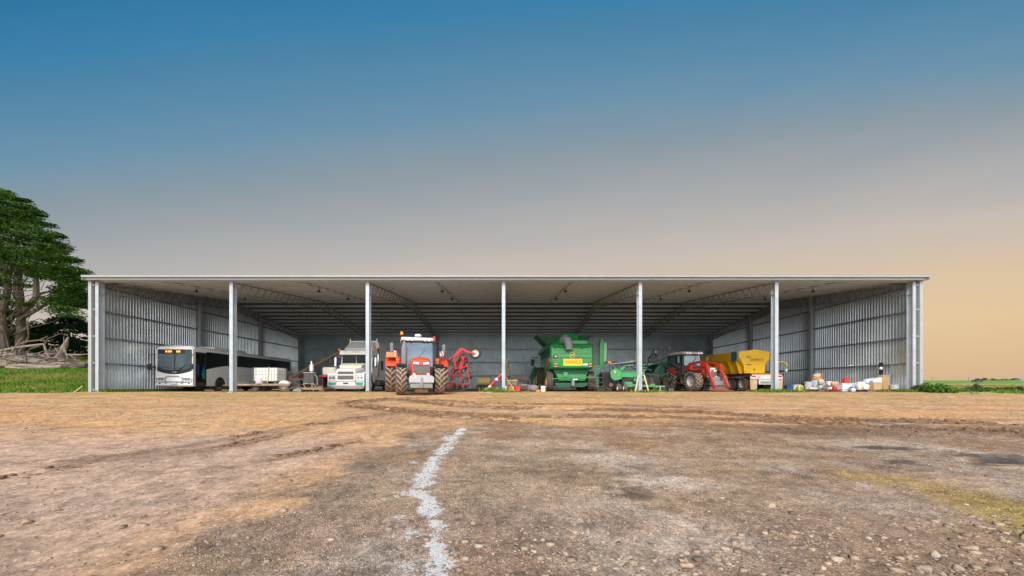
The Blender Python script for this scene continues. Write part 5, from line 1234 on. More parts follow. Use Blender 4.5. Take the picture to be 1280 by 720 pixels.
t = thing('paint_tub', 'pile of pale rags in a low tub right of the leaning auger', 'tub', (X(622, 23.6), 23.6, 0))
m = MB(); m.lathe([(0, .001), (0, .15), (.18, .18), (.18, .15), (.03, .001)], (0, 0, 0), 'z', 14); m.build('tub', M('dark_blue_tub', (.06, .08, .14), .6), t)
m = MB(); m.ball((0, 0, .17), .13, 8, (1, 1, .7)); m.build('rag', white, t)
D = 25.5
t = thing('upright_plank', 'narrow dark camouflage painted plank standing behind the centre post', 'plank', (X(634, D), D, 0))
m = MB(); m.bx(-.10, .10, -.03, .03, .0, 2.2); m.build('board', M('mottled_board', (.10, .085, .05), .8, var=.8, scale=4), t)
m = MB(); m.bx(-.16, .2, -.1, .05, .75, 1.05); m.build('clamp', black, t)
D = 23.6
def crate(px, w, h, mat, label, d=D, cat='crate', name='crate', z=0, dep=.4, lid=None):
    t = thing(name, label, cat, (X(px, d), d, z)); m = MB(); th = .02
    m.bx(-w / 2, w / 2, -dep / 2, -dep / 2 + th, 0, h); m.bx(-w / 2, w / 2, dep / 2 - th, dep / 2, 0, h); m.bx(-w / 2, -w / 2 + th, -dep / 2, dep / 2, 0, h); m.bx(w / 2 - th, w / 2, -dep / 2, dep / 2, 0, h); m.bx(-w / 2, w / 2, -dep / 2, dep / 2, 0, th)
    m.bx(-w / 2 - .015, w / 2 + .015, -dep / 2 - .015, -dep / 2, h - .05, h)
    m.build('shell', mat, t, bevel=.008)
    if lid: m = MB(); m.bx(-w / 2 - .02, w / 2 + .02, -dep / 2 - .02, dep / 2 + .02, h + .002, h + .06); m.build('lid', lid, t, bevel=.01)
    return t
orangep = M('orange_plastic', (.80, .26, .02), .5, dirt=.15); redp = M('red_plastic', (.70, .03, .02), .5, dirt=.15); whitep = M('white_plastic', (.76, .77, .78), .45, 0, .06, dirt=.12)
crate(638.5, .42, .34, orangep, 'bright orange plastic crate at the foot of the centre post')
crate(647, .30, .36, redp, 'bright red plastic crate right of the orange crate')
crate(640, .64, .30, M('grey_bin', (.24, .20, .19), .7, dirt=.2), 'grey brown bin with a lime yellow lid behind the orange crate', 24.3, 'bin', 'lidded_bin', .38, lid=M('lime_lid', (.52, .62, .06), .5))
crate(640, .66, .37, dark, 'dark box carrying the lidded bin behind the orange crate', 24.3, 'box', 'support_box')
crate(631.5, .22, .36, whitep, 'white plastic tub tight against the centre post', 23.9, 'tub', 'storage_tub')
t = thing('timber_prop', 'pale timber prop leaning from the centre post down to the crates', 'timber', (X(637, 23.2), 23.2, 0)); m = MB(); m.beam((-.33, 0, 1.05), (.32, -.05, .02), .06, .05); m.build('board', M('pale_timber', (.62, .38, .22), .8), t)
t = thing('workbench', 'low dark workbench cluttered with tools behind the crates', 'bench', (X(648, 26.0), 26.0, 0))
m = MB(); m.bx(-.7, .8, -.4, .4, .72, .8)
for x in (-.65, .75):
    for y in (-.35, .35): m.bx(x - .04, x + .04, y - .04, y + .04, 0, .72)
m.build('bench_frame', dark, t); m = MB(); m.bx(-.5, .3, -.3, .2, .8, 1.02); m.bx(.3, .5, -.3, .2, .8, 1.12); m.build('tool_chest', M('brown_chest', (.10, .045, .035), .6, dirt=.3), t)
def pump(px, d, label, s=1., seed=1):
    r = random.Random(seed); t = thing('portable_pump', label, 'pump', (X(px, d), d, 0), scale=s)
    m = MB(); m.tube([(-.28, -.18, .03), (.28, -.18, .03), (.28, .18, .03), (-.28, .18, .03), (-.28, -.18, .03)], .02, 6); m.tube([(-.28, -.18, .03), (-.28, -.18, .45), (.28, -.18, .45), (.28, -.18, .03)], .02, 6); m.build('frame', mgrey, t)
    m = MB(); m.lathe([(-.16, .001), (-.16, .15), (.14, .17), (.16, .001)], (.02, 0, .2), 'x', 14); m.build('housing', dark, t)
    m = MB(); m.bx(-.2, .14, -.12, .12, .34, .44); m.build('fuel_tank', tan, t, bevel=.02)
pump(655, 23.9, 'small grey engine pump right of the red crate', 1.0); pump(664.5, 24.2, 'small dusty pump between the grey pump and the white bucket', .9)
m = MB(); m.ball((0, 0, .2), .3, 10, (1.05, .8, .75)); tag(m.build('rock_lump', M('grey_lump', (.24, .20, .17), .95, var=.3, bump=.8), loc=(X(667.5, 23.3), 23.3, 0)), 'rounded grey brown lump beside the white bucket', 'rock')
def bucket(px, d, label, r=.15, h=.32, mat=None, lid=None, z=0, group=None):
    t = thing('bucket', label, 'bucket', (X(px, d), d, z), group=group)
    m = MB(); m.lathe([(0, .001), (0, r * .85), (h, r), (h, r * .94), (.02, r * .78), (.02, .001)], (0, 0, 0), 'z', 18); m.lathe([(h - .05, r * 1.0), (h - .05, r * 1.06), (h - .02, r * 1.06), (h - .02, r)], (0, 0, 0), 'z', 18); m.build('pail', mat or whitep, t)
    m = MB(); m.tube([(-r * 1.05, 0, h * .9), (-r * .8, -r * .9, h * .62), (0, -r * 1.25, h * .5), (r * .8, -r * .9, h * .62), (r * 1.05, 0, h * .9)], .006, 5); m.build('handle', mgrey, t)
    if lid: m = MB(); m.lathe([(h, .001), (h + .0, r * 1.08), (h + .03, r * 1.08), (h + .03, .001)], (0, 0, 0), 'z', 18); m.build('lid', lid, t)
    return t
bucket(679, 22.9, 'white open bucket in front of the left rear wheel of the combine', .155, .36)
crate(672.5, .26, .12, orangep, 'small flat orange tray left of the white bucket', 23.1, 'tray', 'plastic_tray')

# ------------------------------------------------------------------ harvester front on its transport trailer
D = 25.2
t = thing('harvester_header', 'pale green harvester cutting front lying on a transport trailer', 'farm machine', (X(785, D), D, 0))
o = Vector(t.location)
def q(px, py, dd=0): return P(px, py, D + dd) - o
def poly(m, pts, dd0, dd1): m.prism([(q(a, b).x, q(a, b).z) for a, b in pts], dd0, dd1, 'y')
m = MB(); poly(m, [(762, 465), (768, 460.6), (772, 461), (777, 465), (776, 474), (767.5, 476.2), (763.5, 473)], -.15, .05); ep = m.build('end_shield', lgreen, t, bevel=.03)
m = MB(); poly(m, [(776, 464.6), (795, 464), (806, 464), (806, 470), (795, 471.5), (776, 474.5)], .0, .9); m.build('header_body', lgreen, t, bevel=.04)
m = MB(); poly(m, [(778, 463.8), (806, 463.2), (806, 464.3), (778, 465)], -.05, 1.0); m.build('top_lip', green, t)
m = MB(); poly(m, [(766.6, 464), (768.6, 463.4), (769, 466), (767.2, 466.8)], -.165, -.15); m.build('yellow_mark', yellow, t)
m = MB(); poly(m, [(774, 461), (780, 457.6), (781, 459), (777, 463.6)], -.05, .1); m.build('divider_arm', lgreen, t)
for k in range(3):
    m = MB(); m.tube([q(763 + 5 * k, 455.5 - k * .3, .8), q(792 + 5 * k, 452 + k * 1.0, .8)], .05, 8); m.build('reel_bar', [mgrey, dark, black][k], t)
for k in range(6): m = MB(); px = 765 + k * 6; m.tube([q(px, 456, .6), q(px + 1.5, 461, .7)], .025, 6); m.build('reel_tine', black, t)
m = MB(); poly(m, [(786, 475), (800, 473), (804, 473), (804, 477), (790, 478)], .1, .6); m.build('gear_box', dgreen, t)
m = MB(); poly(m, [(791, 473), (804.5, 472.8), (804.5, 476.5), (791, 476.6)], -.25, -.1); m.build('teal_box', lgreen, t)
m = MB(); m.lathe([(0, .001), (0, .11), (.1, .12), (.16, .06), (.17, .001)], q(762, 454.5, .4), 'z', 10); m.build('beacon', amber, t)
m = MB(); m.tube([q(762, 455, .4), q(762, 466, .4)], .02, 6); m.build('beacon_post', dgreen, t)
t2 = thing('header_trailer', 'light green header trailer with small white rimmed wheels and long drawbar', 'trailer', (X(785, 24.6), 24.6, 0))
o2 = Vector(t2.location)
def q2(px, py, dd=0): return P(px, py, 24.6 + dd) - o2
for px in (773.6, 781.2):
    for dd in (0, 1.3):
        m = MB(); c = q2(px, 485.4, dd); c.z = .25; m.lathe([(-.09, .13), (-.1, .22), (-.06, .25), (.06, .25), (.1, .22), (.09, .13)], c, 'x', 20)
        # steer the wheels so that their rims show
        wv = m.build('wheel', rubber, t2)
        m = MB(); m.lathe([(-.085, .14), (-.06, .13), (-.05, .05), (-.08, .04), (-.08, .001)], c, 'x', 16); m.build('rim', M('bright_white_rim', (.82, .84, .86), .4), wv)
m = MB(); a = q2(784, 481.2); b = q2(822, 483.2); m.beam(a, (b.x, 0, b.z), .13, .13); m.beam(q2(770, 481, 1.3), q2(818, 482.5, .2), .1, .1); m.beam(q2(784, 481), q2(784, 481, 1.3), .1, .1); m.build('frame', lgreen, t2)
m = MB(); a = q2(783, 479); m.bx(a.x - .1, a.x + .35, -.12, .12, .30, .62); m.build('axle_bracket', lgreen, t2)
m = MB(); m.beam(q2(822, 483.2), q2(831, 482.8), .06, .05); m.tube([q2(824.5, 482, -.05), q2(825.5, 485, -.05), (q2(824, 489).x, -.05, .03)], .035, 8); m.build('drawbar_jack', M('pale_jack', (.45, .55, .33), .6, dirt=.3), t2)
m = MB(); m.bx(q2(812, 0).x, q2(818, 0).x, -.12, .1, .30, .50); m.build('wheel_support', green, t2)
m = MB(); c = q2(816.5, 486, .2); c.z = .22; m.lathe([(-.08, .08), (-.08, .19), (-.05, .22), (.05, .22), (.08, .19), (.08, .08)], c, 'x', 18); m.build('wheel', rubber, t2)
# small round lamp and dark block under the combine ladder
D = 26.8
t = thing('gathering_box', 'black machine housing with a brown hub right of the combine ladder', 'machine part', (X(763, D), D, 0))
m = MB(); m.bx(-.6, .45, -.2, .8, .1, 1.35); m.build('housing', black, t, bevel=.05)
m = MB(); m.lathe([(0, .15), (-.08, .14), (-.1, .05), (-.1, .001)], (.0, -.2, .42), 'y', 16); m.build('hub', M('brown_hub', (.30, .17, .09), .7), t)

# ------------------------------------------------------------------ air seeder: folded bars, then the green tank cart
D = 28.5
t = thing('folded_seeder_bar', 'dark folded seeder bar rising steeply behind the post and header', 'farm machine', (X(812, D), D, 0)); o3 = Vector(t.location)
def q3(px, py, dd=0): return P(px, py, 28.5 + dd) - o3
for k, (a, b) in enumerate([((800, 460), (819, 438)), ((803, 464), (823, 443)), ((801, 463), (821, 446)), ((803, 457), (818, 441))]):
    m = MB(); m.beam(q3(*a, k * .25), q3(*b, k * .25), .09, .11); m.build('bar', [dark, black, dgreen, dark][k], t)
for k in range(9):
    f = k / 8; m = MB(); a = (801 + 19 * f, 461 - 20 * f); m.beam(q3(a[0], a[1] - 1, 0), q3(a[0] + 3, a[1] + 4, .5), .05, .04); m.build('row_unit', dark, t)
m = MB(); m.beam(q3(818, 437), q3(823, 445), .16, .2); m.build('end_bracket', black, t)
m = MB(); p = q3(819.5, 440, -.1); m.ball(p, .07, 8); m.build('end_lamp', clear, t)
m = MB(); p = q3(806, 475); m.bx(p.x - .3, p.x + 1.1, -.1, .8, .15, 1.35); m.build('centre_frame', black, t, bevel=.05)
for px in (806, 812):
    m = MB(); c = q3(px, 476, -.3); m.lathe([(-.13, .2), (-.15, .42), (-.08, .46), (.08, .46), (.15, .42), (.13, .2)], (c.x, c.y, .62), 'x', 20); m.build('wheel', rubber, t)
m = MB(); m.beam(q3(815, 470, .2), q3(826, 455, .2), .08, .1); m.beam(q3(815, 476, .2), q3(822, 464, .2), .08, .1); m.build('lift_arm', dgreen, t)
D = 30.0
t = thing('seed_cart', 'dark green round seed cart with a railed platform behind the red tractor', 'farm machine', (X(838, D), D, 0)); o4 = Vector(t.location)
def q4(px, py, dd=0): return P(px, py, 30 + dd) - o4
m = MB(); m.lathe([(-.02, .001), (0, .7), (.15, 1.0), (2.2, 1.05), (2.35, .7), (2.4, .001)], q4(833, 470), 'y', 26); m.build('tank', dgreen, t)
m = MB(); m.lathe([(-.02, .001), (0, .6), (.1, .82), (1.9, .82), (2.0, .001)], q4(848, 469, .2), 'y', 24); m.build('rear_tank', dgreen, t)
m = MB(); a, b = q4(828, 456), q4(843, 456)
for px in (828, 831.5, 843): p = q4(px, 0); m.tube([(p.x, 0, 1.2), (p.x, 0, 2.75 if px < 840 else 2.4)], .035, 6)
for z in (1.95, 2.2): m.tube([(a.x, 0, z), (b.x, 0, z)], .025, 6)
m.bx(a.x, b.x, 0, .6, 1.72, 1.78); m.build('platform_rail', lgreen if False else M('mid_green', (.02, .22, .10), .5, dirt=.2), t)
m = MB(); m.beam(q4(840, 452, .4), q4(858, 441, .4), .14, .1); m.build('loading_auger', dark, t)
for px in (829, 846):
    m = MB(); c = q4(px, 480, -.1); m.lathe([(-.2, .25), (-.22, .5), (-.12, .56), (.12, .56), (.22, .5), (.2, .25)], (c.x, c.y, .56), 'x', 22); m.build('wheel', rubber, t)
m = MB(); m.bx(-1.2, .9, -.1, 1.8, .45, .6); m.build('chassis', dgreen, t)

r = random.Random(77)
root = [o for o in bpy.data.objects if o.name.startswith('folded_seeder_bar')][0]; ro = Vector(root.location)
for k in range(34):
    px = r.uniform(797, 846); py = r.uniform(450, 478); dd = r.uniform(-.8, 1.0); a = P(px, py, 28.5 + dd) - ro
    b = a + Vector((r.uniform(-.9, .9), r.uniform(-.3, .3), r.uniform(-.5, .5))); m = MB()
    if k % 2: m.beam(a, b, .07, .05)
    else: m.tube([a, a.lerp(b, .5) + Vector((0, -.1, -.15)), b], .028, 6)
    m.build('bar' if k % 2 else 'seed_hose', [dark, black, dgreen, black, mgrey][k % 5], root)
root = [o for o in bpy.data.objects if o.name.startswith('folded_tillage_machine')][0]; ro = Vector(root.location)
for k in range(30):
    px = r.uniform(561, 586); py = r.uniform(446, 480); a = P(px, py, 25.6 + r.uniform(0, 1.3)) - ro
    b = a + Vector((r.uniform(-.5, .5), r.uniform(-.3, .3), r.uniform(-.6, .6))); m = MB(); m.beam(a, b, .07, .08); m.build('frame_bar', [redimp, dark, redimp, black][k % 4], root)
root = [o for o in bpy.data.objects if o.name.startswith('harvester_header')][0]; ro = Vector(root.location)
for k in range(12):
    m = MB(); px = r.uniform(778, 803); a = P(px, r.uniform(455, 463), 25.6 + r.uniform(0, .8)) - ro; b = a + Vector((r.uniform(.2, .8), 0, r.uniform(-.1, .2))); m.beam(a, b, .05, .05); m.build('reel_bar', [black, mgrey, lgreen, dark][k % 4], root)
m = MB(); a = P(777, 477.5, 25.3) - ro; b = P(806, 472, 25.3) - ro; m.bx(a.x, b.x, .0, .8, a.z - .12, b.z + .02); m.build('canvas', black, root)
root = [o for o in bpy.data.objects if o.name.startswith('stationary_engine')][0]
for k in range(10):
    m = MB(); a = Vector((r.uniform(-.6, .8), r.uniform(-.3, .2), r.uniform(.2, .5))); b = a + Vector((r.uniform(-.3, .3), r.uniform(-.1, .1), r.uniform(-.15, .25))); m.tube([a, b], .03, 6); m.build('pipe', [rust, dark, mgrey][k % 3], root)

scrap('scrap_heap', 'dark tangle of iron and hoses at the feet of the red folded implement', 573, 25.0, .6, .35, 12, [dark, black, rust], 41)
scrap('scrap_heap', 'low dark heap of parts between the red crate and the small pumps', 651, 24.9, .5, .3, 10, [dark, rust, mgrey], 42)
scrap('scrap_heap', 'dark iron clutter behind the two pumps and grey brown lump', 661, 25.4, .6, .4, 12, [black, dark, rust], 43)
scrap('scrap_heap', 'dark clutter on the floor under the left front of the combine', 668, 30.5, .7, .4, 10, [black, dark, dgreen], 44)
scrap('scrap_heap', 'dark parts lying under the trailer end beside the combine ladder', 756, 25.6, .5, .3, 9, [black, dark, rust], 45)
scrap('scrap_heap', 'low green and dark clutter between the drawbar and red tractor', 831, 25.8, .45, .3, 9, [dgreen, dark, black], 46)
# ================================================================== goods along the right wall
def wall_pt(px, off):           # a place on the floor `off` metres in from the right wall
    x = 24.1 - off; d = F * x / (px - VX); return x, d
def bag(px, off, w, h, mat, label, z=0, name='sack', seed=1, mark=None, d=None):
    x, dd = wall_pt(px, off); dd = d or dd; x = X(px, dd); r = random.Random(seed)
    m = MB(); n = 12; vs = []; fs = []; K = 7
    for j in range(K):
        t = j / (K - 1); rad = (math.sin(math.pi * (.10 + .82 * t)) ** .28)
        for k in range(n):
            a = 2 * math.pi * k / n; q = 1 + r.uniform(-.07, .07)
            sx_ = abs(math.cos(a)) ** .5 * math.copysign(1, math.cos(a)); sy_ = abs(math.sin(a)) ** .5 * math.copysign(1, math.sin(a))
            vs.append((sx_ * w / 2 * rad * q, sy_ * w * .36 * rad * q, h * t * (1 + r.uniform(-.03, .03))))
    for j in range(K - 1):
        for k in range(n): fs.append((j * n + k, j * n + (k + 1) % n, (j + 1) * n + (k + 1) % n, (j + 1) * n + k))
    fs.append(tuple(range(n))[::-1]); fs.append(tuple(range((K - 1) * n, K * n))); m.add(vs, fs)
    o = m.build(name, mat, loc=(x, dd, z)); tag(o, label, name.replace('_', ' '))
    if mark:
        m = MB(); m.bx(-w * .2, w * .22, -w * .395, -w * .37, h * .3, h * .72); m.build('printed_panel', mark, o)
    return o
def carton(px, w, h, label, mat=None, z=0, off=1.2, dep=.35, d=None, rot=0):
    x, dd = wall_pt(px, off); dd = d or dd; t = thing('carton', label, 'box', (X(px, dd), dd, z), rot)
    m = MB(); m.bx(-w / 2, w / 2, -dep / 2, dep / 2, 0, h); m.build('box', mat or cardb, t, bevel=.008)
    m = MB(); m.bx(-w / 2 - .002, w / 2 + .002, -.03, .03, h, h + .003); m.bx(-.03, .03, -dep / 2 - .003, -dep / 2, h * .75, h); m.build('tape', M('parcel_tape', (.42, .30, .16), .4), t)
    return t
def jug(px, w, h, label, mat, cap, off=1.2, d=None, z=0):
    x, dd = wall_pt(px, off); dd = d or dd; t = thing('jerrycan', label, 'container', (X(px, dd), dd, z))
    m = MB(); m.prism([(-w / 2, 0), (w / 2, 0), (w / 2, h * .8), (w * .2, h * .92), (-w * .1, h * .92), (-w / 2, h * .78)], -w * .3, w * .3, 'y'); m.build('can_body', mat, t, bevel=.025)
    m = MB(); m.lathe([(h * .92, .045), (h, .045), (h, .001)], (w * .05, 0, 0), 'z', 12); m.build('cap', cap, t)
    m = MB(); m.tube([(-w * .35, 0, h * .82), (-w * .3, 0, h * .98), (0, 0, h * .98)], .018, 6); m.build('handle', mat, t)
    return t
cardb = M('cardboard', (.52, .35, .18), .85, 0, .12); wbag = M('white_woven_sack', (.72, .73, .74), .7, 0, .10, scale=5, bump=.5, dirt=.1)
pbag = M('pale_blue_sack', (.58, .66, .74), .6, 0, .1, scale=5, bump=.5); yprint = M('yellow_print', (.72, .58, .12), .6); oprint = M('orange_print', (.75, .30, .08), .6); bprint = M('blue_print', (.16, .26, .55), .6); gprint = M('green_print', (.15, .42, .28), .6)
def pallet(px, d, label):
    t = thing('pallet', label, 'pallet', (X(px, d), d, 0)); wd = M('pallet_wood', (.25, .15, .09), .9, dirt=.4)
    m = MB()
    for k in range(7): m.bx(-.6 + k * .19, -.47 + k * .19, -.5, .5, .11, .135)
    m.build('top_board', wd, t)
    for y in (-.48, 0, .44): m = MB(); m.bx(-.6, .6, y, y + .04, 0, .11); m.build('bearer', wd, t)
    return t
pallet(1009, 28.4, 'brown timber pallet under the buckets and orange topped bag')
pallet(1027, 26.7, 'dark timber pallet under the white sacks in the middle of the row')
pallet(1088, 24.2, 'timber pallet at the right end carrying sacks and cartons')
pallet(1054, 25.3, 'worn timber pallet below the stack with the red can')
crate(986, .55, .42, M('blue_tub', (.04, .10, .32), .5, dirt=.2), 'dark blue plastic tub at the left end of the row by the post', 28.9, 'tub', 'storage_tub'); 
jug(998, .44, .52, 'translucent white jerrycan behind the yellow sack', whitep, redp, d=29.0)
bag(993, 0, .34, .46, wbag, 'small white sack right beside the blue tub', d=28.8, seed=2)
bag(1000, 0, .42, .42, M('yellow_sack', (.66, .60, .10), .6, bump=.4), 'yellow sack with a green print near the left end', d=28.2, seed=3, mark=gprint)
jug(1005, .26, .62, 'black upright drum with a white cap beside the yellow sack', black, whitep, d=28.9)
bucket(1010.5, 28.6, 'white lidded pail between the black drum and tall bag', .26, .52, lid=whitep, z=.14)
jug(1015, .28, .34, 'small dark jerrycan in front of the tall orange topped bag', dark, black, d=28.0)
t = thing('tall_drum', 'tall pale blue drum with an orange band and cream bag piled on top', 'drum', (X(1021, 28.3), 28.3, .14))
m = MB(); m.lathe([(0, .001), (0, .33), (.04, .34), (.62, .35), (.66, .34)], (0, 0, 0), 'z', 20); m.build('drum_body', pbag, t)
m = MB(); m.lathe([(.66, .345), (.70, .37), (.84, .35), (.88, .30), (.88, .001)], (0, 0, 0), 'z', 20); m.build('orange_band', M('orange_cloth', (.74, .30, .07), .8), t)
m = MB(); m.ball((0, 0, .98), .27, 12, (1.05, .9, .72)); m.ball((.14, -.05, 1.04), .14, 8); m.build('cream_bundle', M('cream_cloth', (.72, .62, .46), .85, bump=.6), t)
m = MB(); m.tube([(.38, 0, .55), (.52, .0, 1.2)], .012, 6); m.build('stick', M('pale_timber', (.62, .38, .22), .8), t)
jug(1014, .30, .34, 'low white jerrycan lying before the tall drum', whitep, black, d=27.5)
specs = [(1018.5, .42, .26, 27.4, .0, wbag, None, 'flat white sack in front of the tall drum'), (1027, .55, .40, 27.2, .14, wbag, gprint, 'white sack with a small green print right of the tall drum'),
 (1026, .40, .30, 27.0, .52, M('pink_sack', (.68, .56, .50), .7, bump=.4), None, 'pinkish sack lying on top of the green printed white sack'), (1033.5, .50, .34, 26.6, .12, wbag, None, 'plain white sack between two printed white sacks'),
 (1037, .48, .30, 26.2, .38, wbag, oprint, 'white sack with large orange print lying on top'), (1043, .50, .28, 26.0, .38, M('orange_white_sack', (.72, .44, .22), .7, bump=.4), None, 'orange and white sack next to the orange printed one'),
 (1039, .44, .30, 25.9, .0, M('cream_sack', (.70, .66, .58), .7, bump=.4), None, 'cream sack low down in front of the orange printed sacks'), (1049.5, .46, .46, 25.8, .0, wbag, None, 'upright white sack left of the white chest'),
 (1070, .44, .44, 24.7, .12, pbag, None, 'pale blue sack beside the yellow marked sack'), (1075.5, .52, .52, 24.4, .10, wbag, yprint, 'white sack with a round yellow mark'),
 (1082, .42, .34, 24.2, .12, wbag, None, 'small white sack left of the wrapped cartons'), (1085.5, .50, .34, 24.4, .46, pbag, bprint, 'pale blue sack with blue print lying above the small white sack'),
 (1066, .30, .22, 24.3, .0, pbag, None, 'low pale blue bag on the floor left of the yellow marked sack'), (1061, .32, .5, 25.6, .0, wbag, None, 'white sack standing just behind the red can')]
for k, (px, w_, h_, d, z, mt, mk, lab) in enumerate(specs): bag(px, 0, w_, h_, mt, lab, z, seed=20 + k, mark=mk, d=d)
crate(1055.5, .62, .48, whitep, 'white plastic chest with the red can on its lid', 25.0, 'chest', 'storage_chest', lid=whitep)
jug(1057.5, .34, .34, 'bright red fuel can standing on the white chest', redp, black, d=25.0, z=.545)
jug(1044.5, .34, .36, 'red and white jerrycan low in front of the orange sacks', redp, whitep, d=25.3)
jug(1064, .22, .30, 'small black jerrycan between the white chest and pale blue bag', black, black, d=24.6)
carton(1094, .50, .46, 'brown carton at the front of the right end stack', z=.13, d=23.95)
t = thing('wrapped_stack', 'block of cartons wrapped in white film behind the front carton', 'stack', (X(1096, 24.6), 24.5, .135))
m = MB(); m.prism([(-.62, 0), (.42, 0), (.42, .70), (.2, .76), (-.2, .76), (-.62, .60)], -.3, .3, 'y'); m.build('film', M('stretch_film', (.70, .75, .80), .3, 0, .1, scale=6, bump=.4), t, bevel=.04)
m = MB(); m.bx(.22, .40, -.305, -.3, .2, .55); m.build('printed_panel', bprint, t)
carton(1104.5, .40, .92, 'tall narrow brown carton at the right end of the stack', z=.13, d=24.3)
bucket(1119, 23.9, 'white lidded bucket standing alone near the right corner', .24, .40, lid=whitep)
t = thing('hose_reel', 'black hose and white valve hanging on the wall above the tall carton', 'hose', (X(1104.5, 24.6), 24.6, 1.0))
x0 = 24.1 - t.location.x
m = MB(); m.tube([(x0, 0, .85), (x0 - .10, 0, .6), (x0 - .02, 0, .35), (x0 - .12, .0, .1), (x0, 0, -.1)], .05, 8); m.bx(x0 - .1, x0 + .02, -.08, .1, .1, .85); m.build('hose', black, t)
m = MB(); m.ball((x0 - .16, -.1, .48), .1, 10); m.build('valve', whitep, t)
for k, (px, py) in enumerate([(1065, 457)]):
    m = MB(); d = 24.12 * F / (px - VX); m.ball((0, 0, 0), .10, 8, (1, 2.4, .6)); tag(m.build('rag', whitep, loc=(24.05, d, 1.78)), 'pale rag stuffed on the wall rail above the sacks', 'rag')
# pads and timber feet at the posts
for x in PX:
    pass
m = MB(); m.beam((0, -.1, .42), (-.28, -.35, .0), .05, .05); tag(m.build('timber_stake', M('pale_timber', (.62, .38, .22), .8), loc=(-24.55, 22.4, -.06)), 'short pale stake leaning at the foot of the left corner post', 'stake')
lab = ['pale timber strut leaning on the left side of the fourth inner post', 'pale timber strut leaning on the right side of the fourth inner post']
for s in (-1, 1):
    m = MB(); m.beam((s * .16, -.05, 1.0), (s * .40, -.15, -.02), .05, .07); tag(m.build('timber_strut', M('pinkish_timber', (.66, .48, .38), .8), loc=(PX[4], 22.5, 0)), lab[0 if s < 0 else 1], 'timber', 'struts at the fourth inner post')
# pale rubble by the second post, scraps near the centre
for px, py in ((265 + 28, 491), (640 - 36, 494.5), (612, 495)):
    x, y = X(px, 22.0), 22.0
    o = bpy.data.objects.new('concrete_lump', sm[2]); link(o); o.location = (x, y - .3, gz(x, y - .3) + .02); o.scale = (.5, .3, .14)
    tag(o, 'flat pale lump of concrete or paper on the dirt just before the shed', 'rubble', 'pale lumps at the shed front')

# ================================================================== plants
def leaf_mat(name, cols, rough=.75):
    mat = bpy.data.materials.new(name); t = NT(mat)
    out = t.add('ShaderNodeOutputMaterial'); b = t.add('ShaderNodeBsdfPrincipled', Roughness=rough); b.inputs['Specular IOR Level'].default_value = .2
    tr = t.add('ShaderNodeBsdfTranslucent'); mx = t.add('ShaderNodeMixShader', Fac=.28)
    geo = t.add('ShaderNodeNewGeometry')
    n = t.noise(geo.outputs['Position'], .55, 3, .5)
    f = t.math('ADD', t.math('MULTIPLY', n, .8), t.math('MULTIPLY', t.math('SUBTRACT', geo.outputs['Random Per Island'], .5), .6))
    c = t.ramp(f, [(.15 + .55 * k / (len(cols) - 1), cc) for k, cc in enumerate(cols)])
    t.L(c, b.inputs['Base Color']); t.L(c, tr.inputs[0]); t.L(b.outputs[0], mx.inputs[1]); t.L(tr.outputs[0], mx.inputs[2]); t.L(mx.outputs[0], out.inputs[0])
    return mat
cyp = leaf_mat('cypress_foliage', [(.010, .030, .008), (.035, .09, .014), (.075, .17, .022), (.14, .24, .035)])
cypd = leaf_mat('dark_cypress_foliage', [(.008, .026, .010), (.018, .055, .014), (.038, .095, .02)])
bushm = leaf_mat('bush_foliage', [(.04, .11, .015), (.11, .25, .03), (.22, .38, .05)])
grm = leaf_mat('grass_blades', [(.04, .12, .012), (.10, .24, .018), (.19, .31, .03), (.34, .30, .09)], .9)
dryg = leaf_mat('dry_grass_blades', [(.17, .19, .03), (.30, .28, .07), (.42, .34, .13)], .9)
weedm = leaf_mat('weeds_grey', [(.06, .07, .04), (.13, .13, .08), (.20, .19, .13)], .9)
bark = M('cypress_bark', (.14, .105, .08), .95, 0, .35, scale=3, bump=1)
deadw = M('bleached_dead_wood', (.25, .195, .155), .9, 0, .3, scale=2.5, bump=.9)
deadd = M('dark_dead_wood', (.085, .065, .055), .95, 0, .4, scale=2.5, bump=.9)
def leaves(centres, normals, n_each, rad, size, flat, g, mat, name, parent=None, quad=True):
    """clumps of small leaf sprays: centres (k,3)"""
    k = len(centres); n = k * n_each
    c = np.repeat(centres, n_each, 0)
    u = g.normal(size=(n, 3)); u /= np.linalg.norm(u, axis=1)[:, None]
    rr = np.repeat(rad, n_each)[:, None] * (g.random((n, 1)) ** .45)
    p = c + u * rr * np.array([[1, 1, flat]])
    a = g.normal(size=(n, 3)) * np.array([[1, 1, .35]]); a /= np.linalg.norm(a, axis=1)[:, None]
    b = np.cross(a, g.normal(size=(n, 3)) * .5 + np.array([[0, 0, 1.]])); b /= np.linalg.norm(b, axis=1)[:, None] + 1e-9
    s = size * (.5 + g.random((n, 1)))
    V = np.stack([p - a * s, p + b * s * .45, p + a * s, p - b * s * .45], 1).reshape(-1, 3)
    Fq = np.arange(n * 4).reshape(-1, 4)
    return np_mesh(name, V, Fq, mat, parent)
def limb(m, p, q, r0, r1, r, bends=3, wob=.08):
    pts = []; L = (q - p).length
    for k in range(bends + 2):
        f = k / (bends + 1); v = p.lerp(q, f)
        if 0 < f < 1: v = v + Vector((r.uniform(-1, 1), r.uniform(-1, 1), r.uniform(-.6, .6))) * L * wob
        pts.append(v)
    m.tube(pts, [r0 + (r1 - r0) * k / (bends + 1) for k in range(bends + 2)], 8); return pts
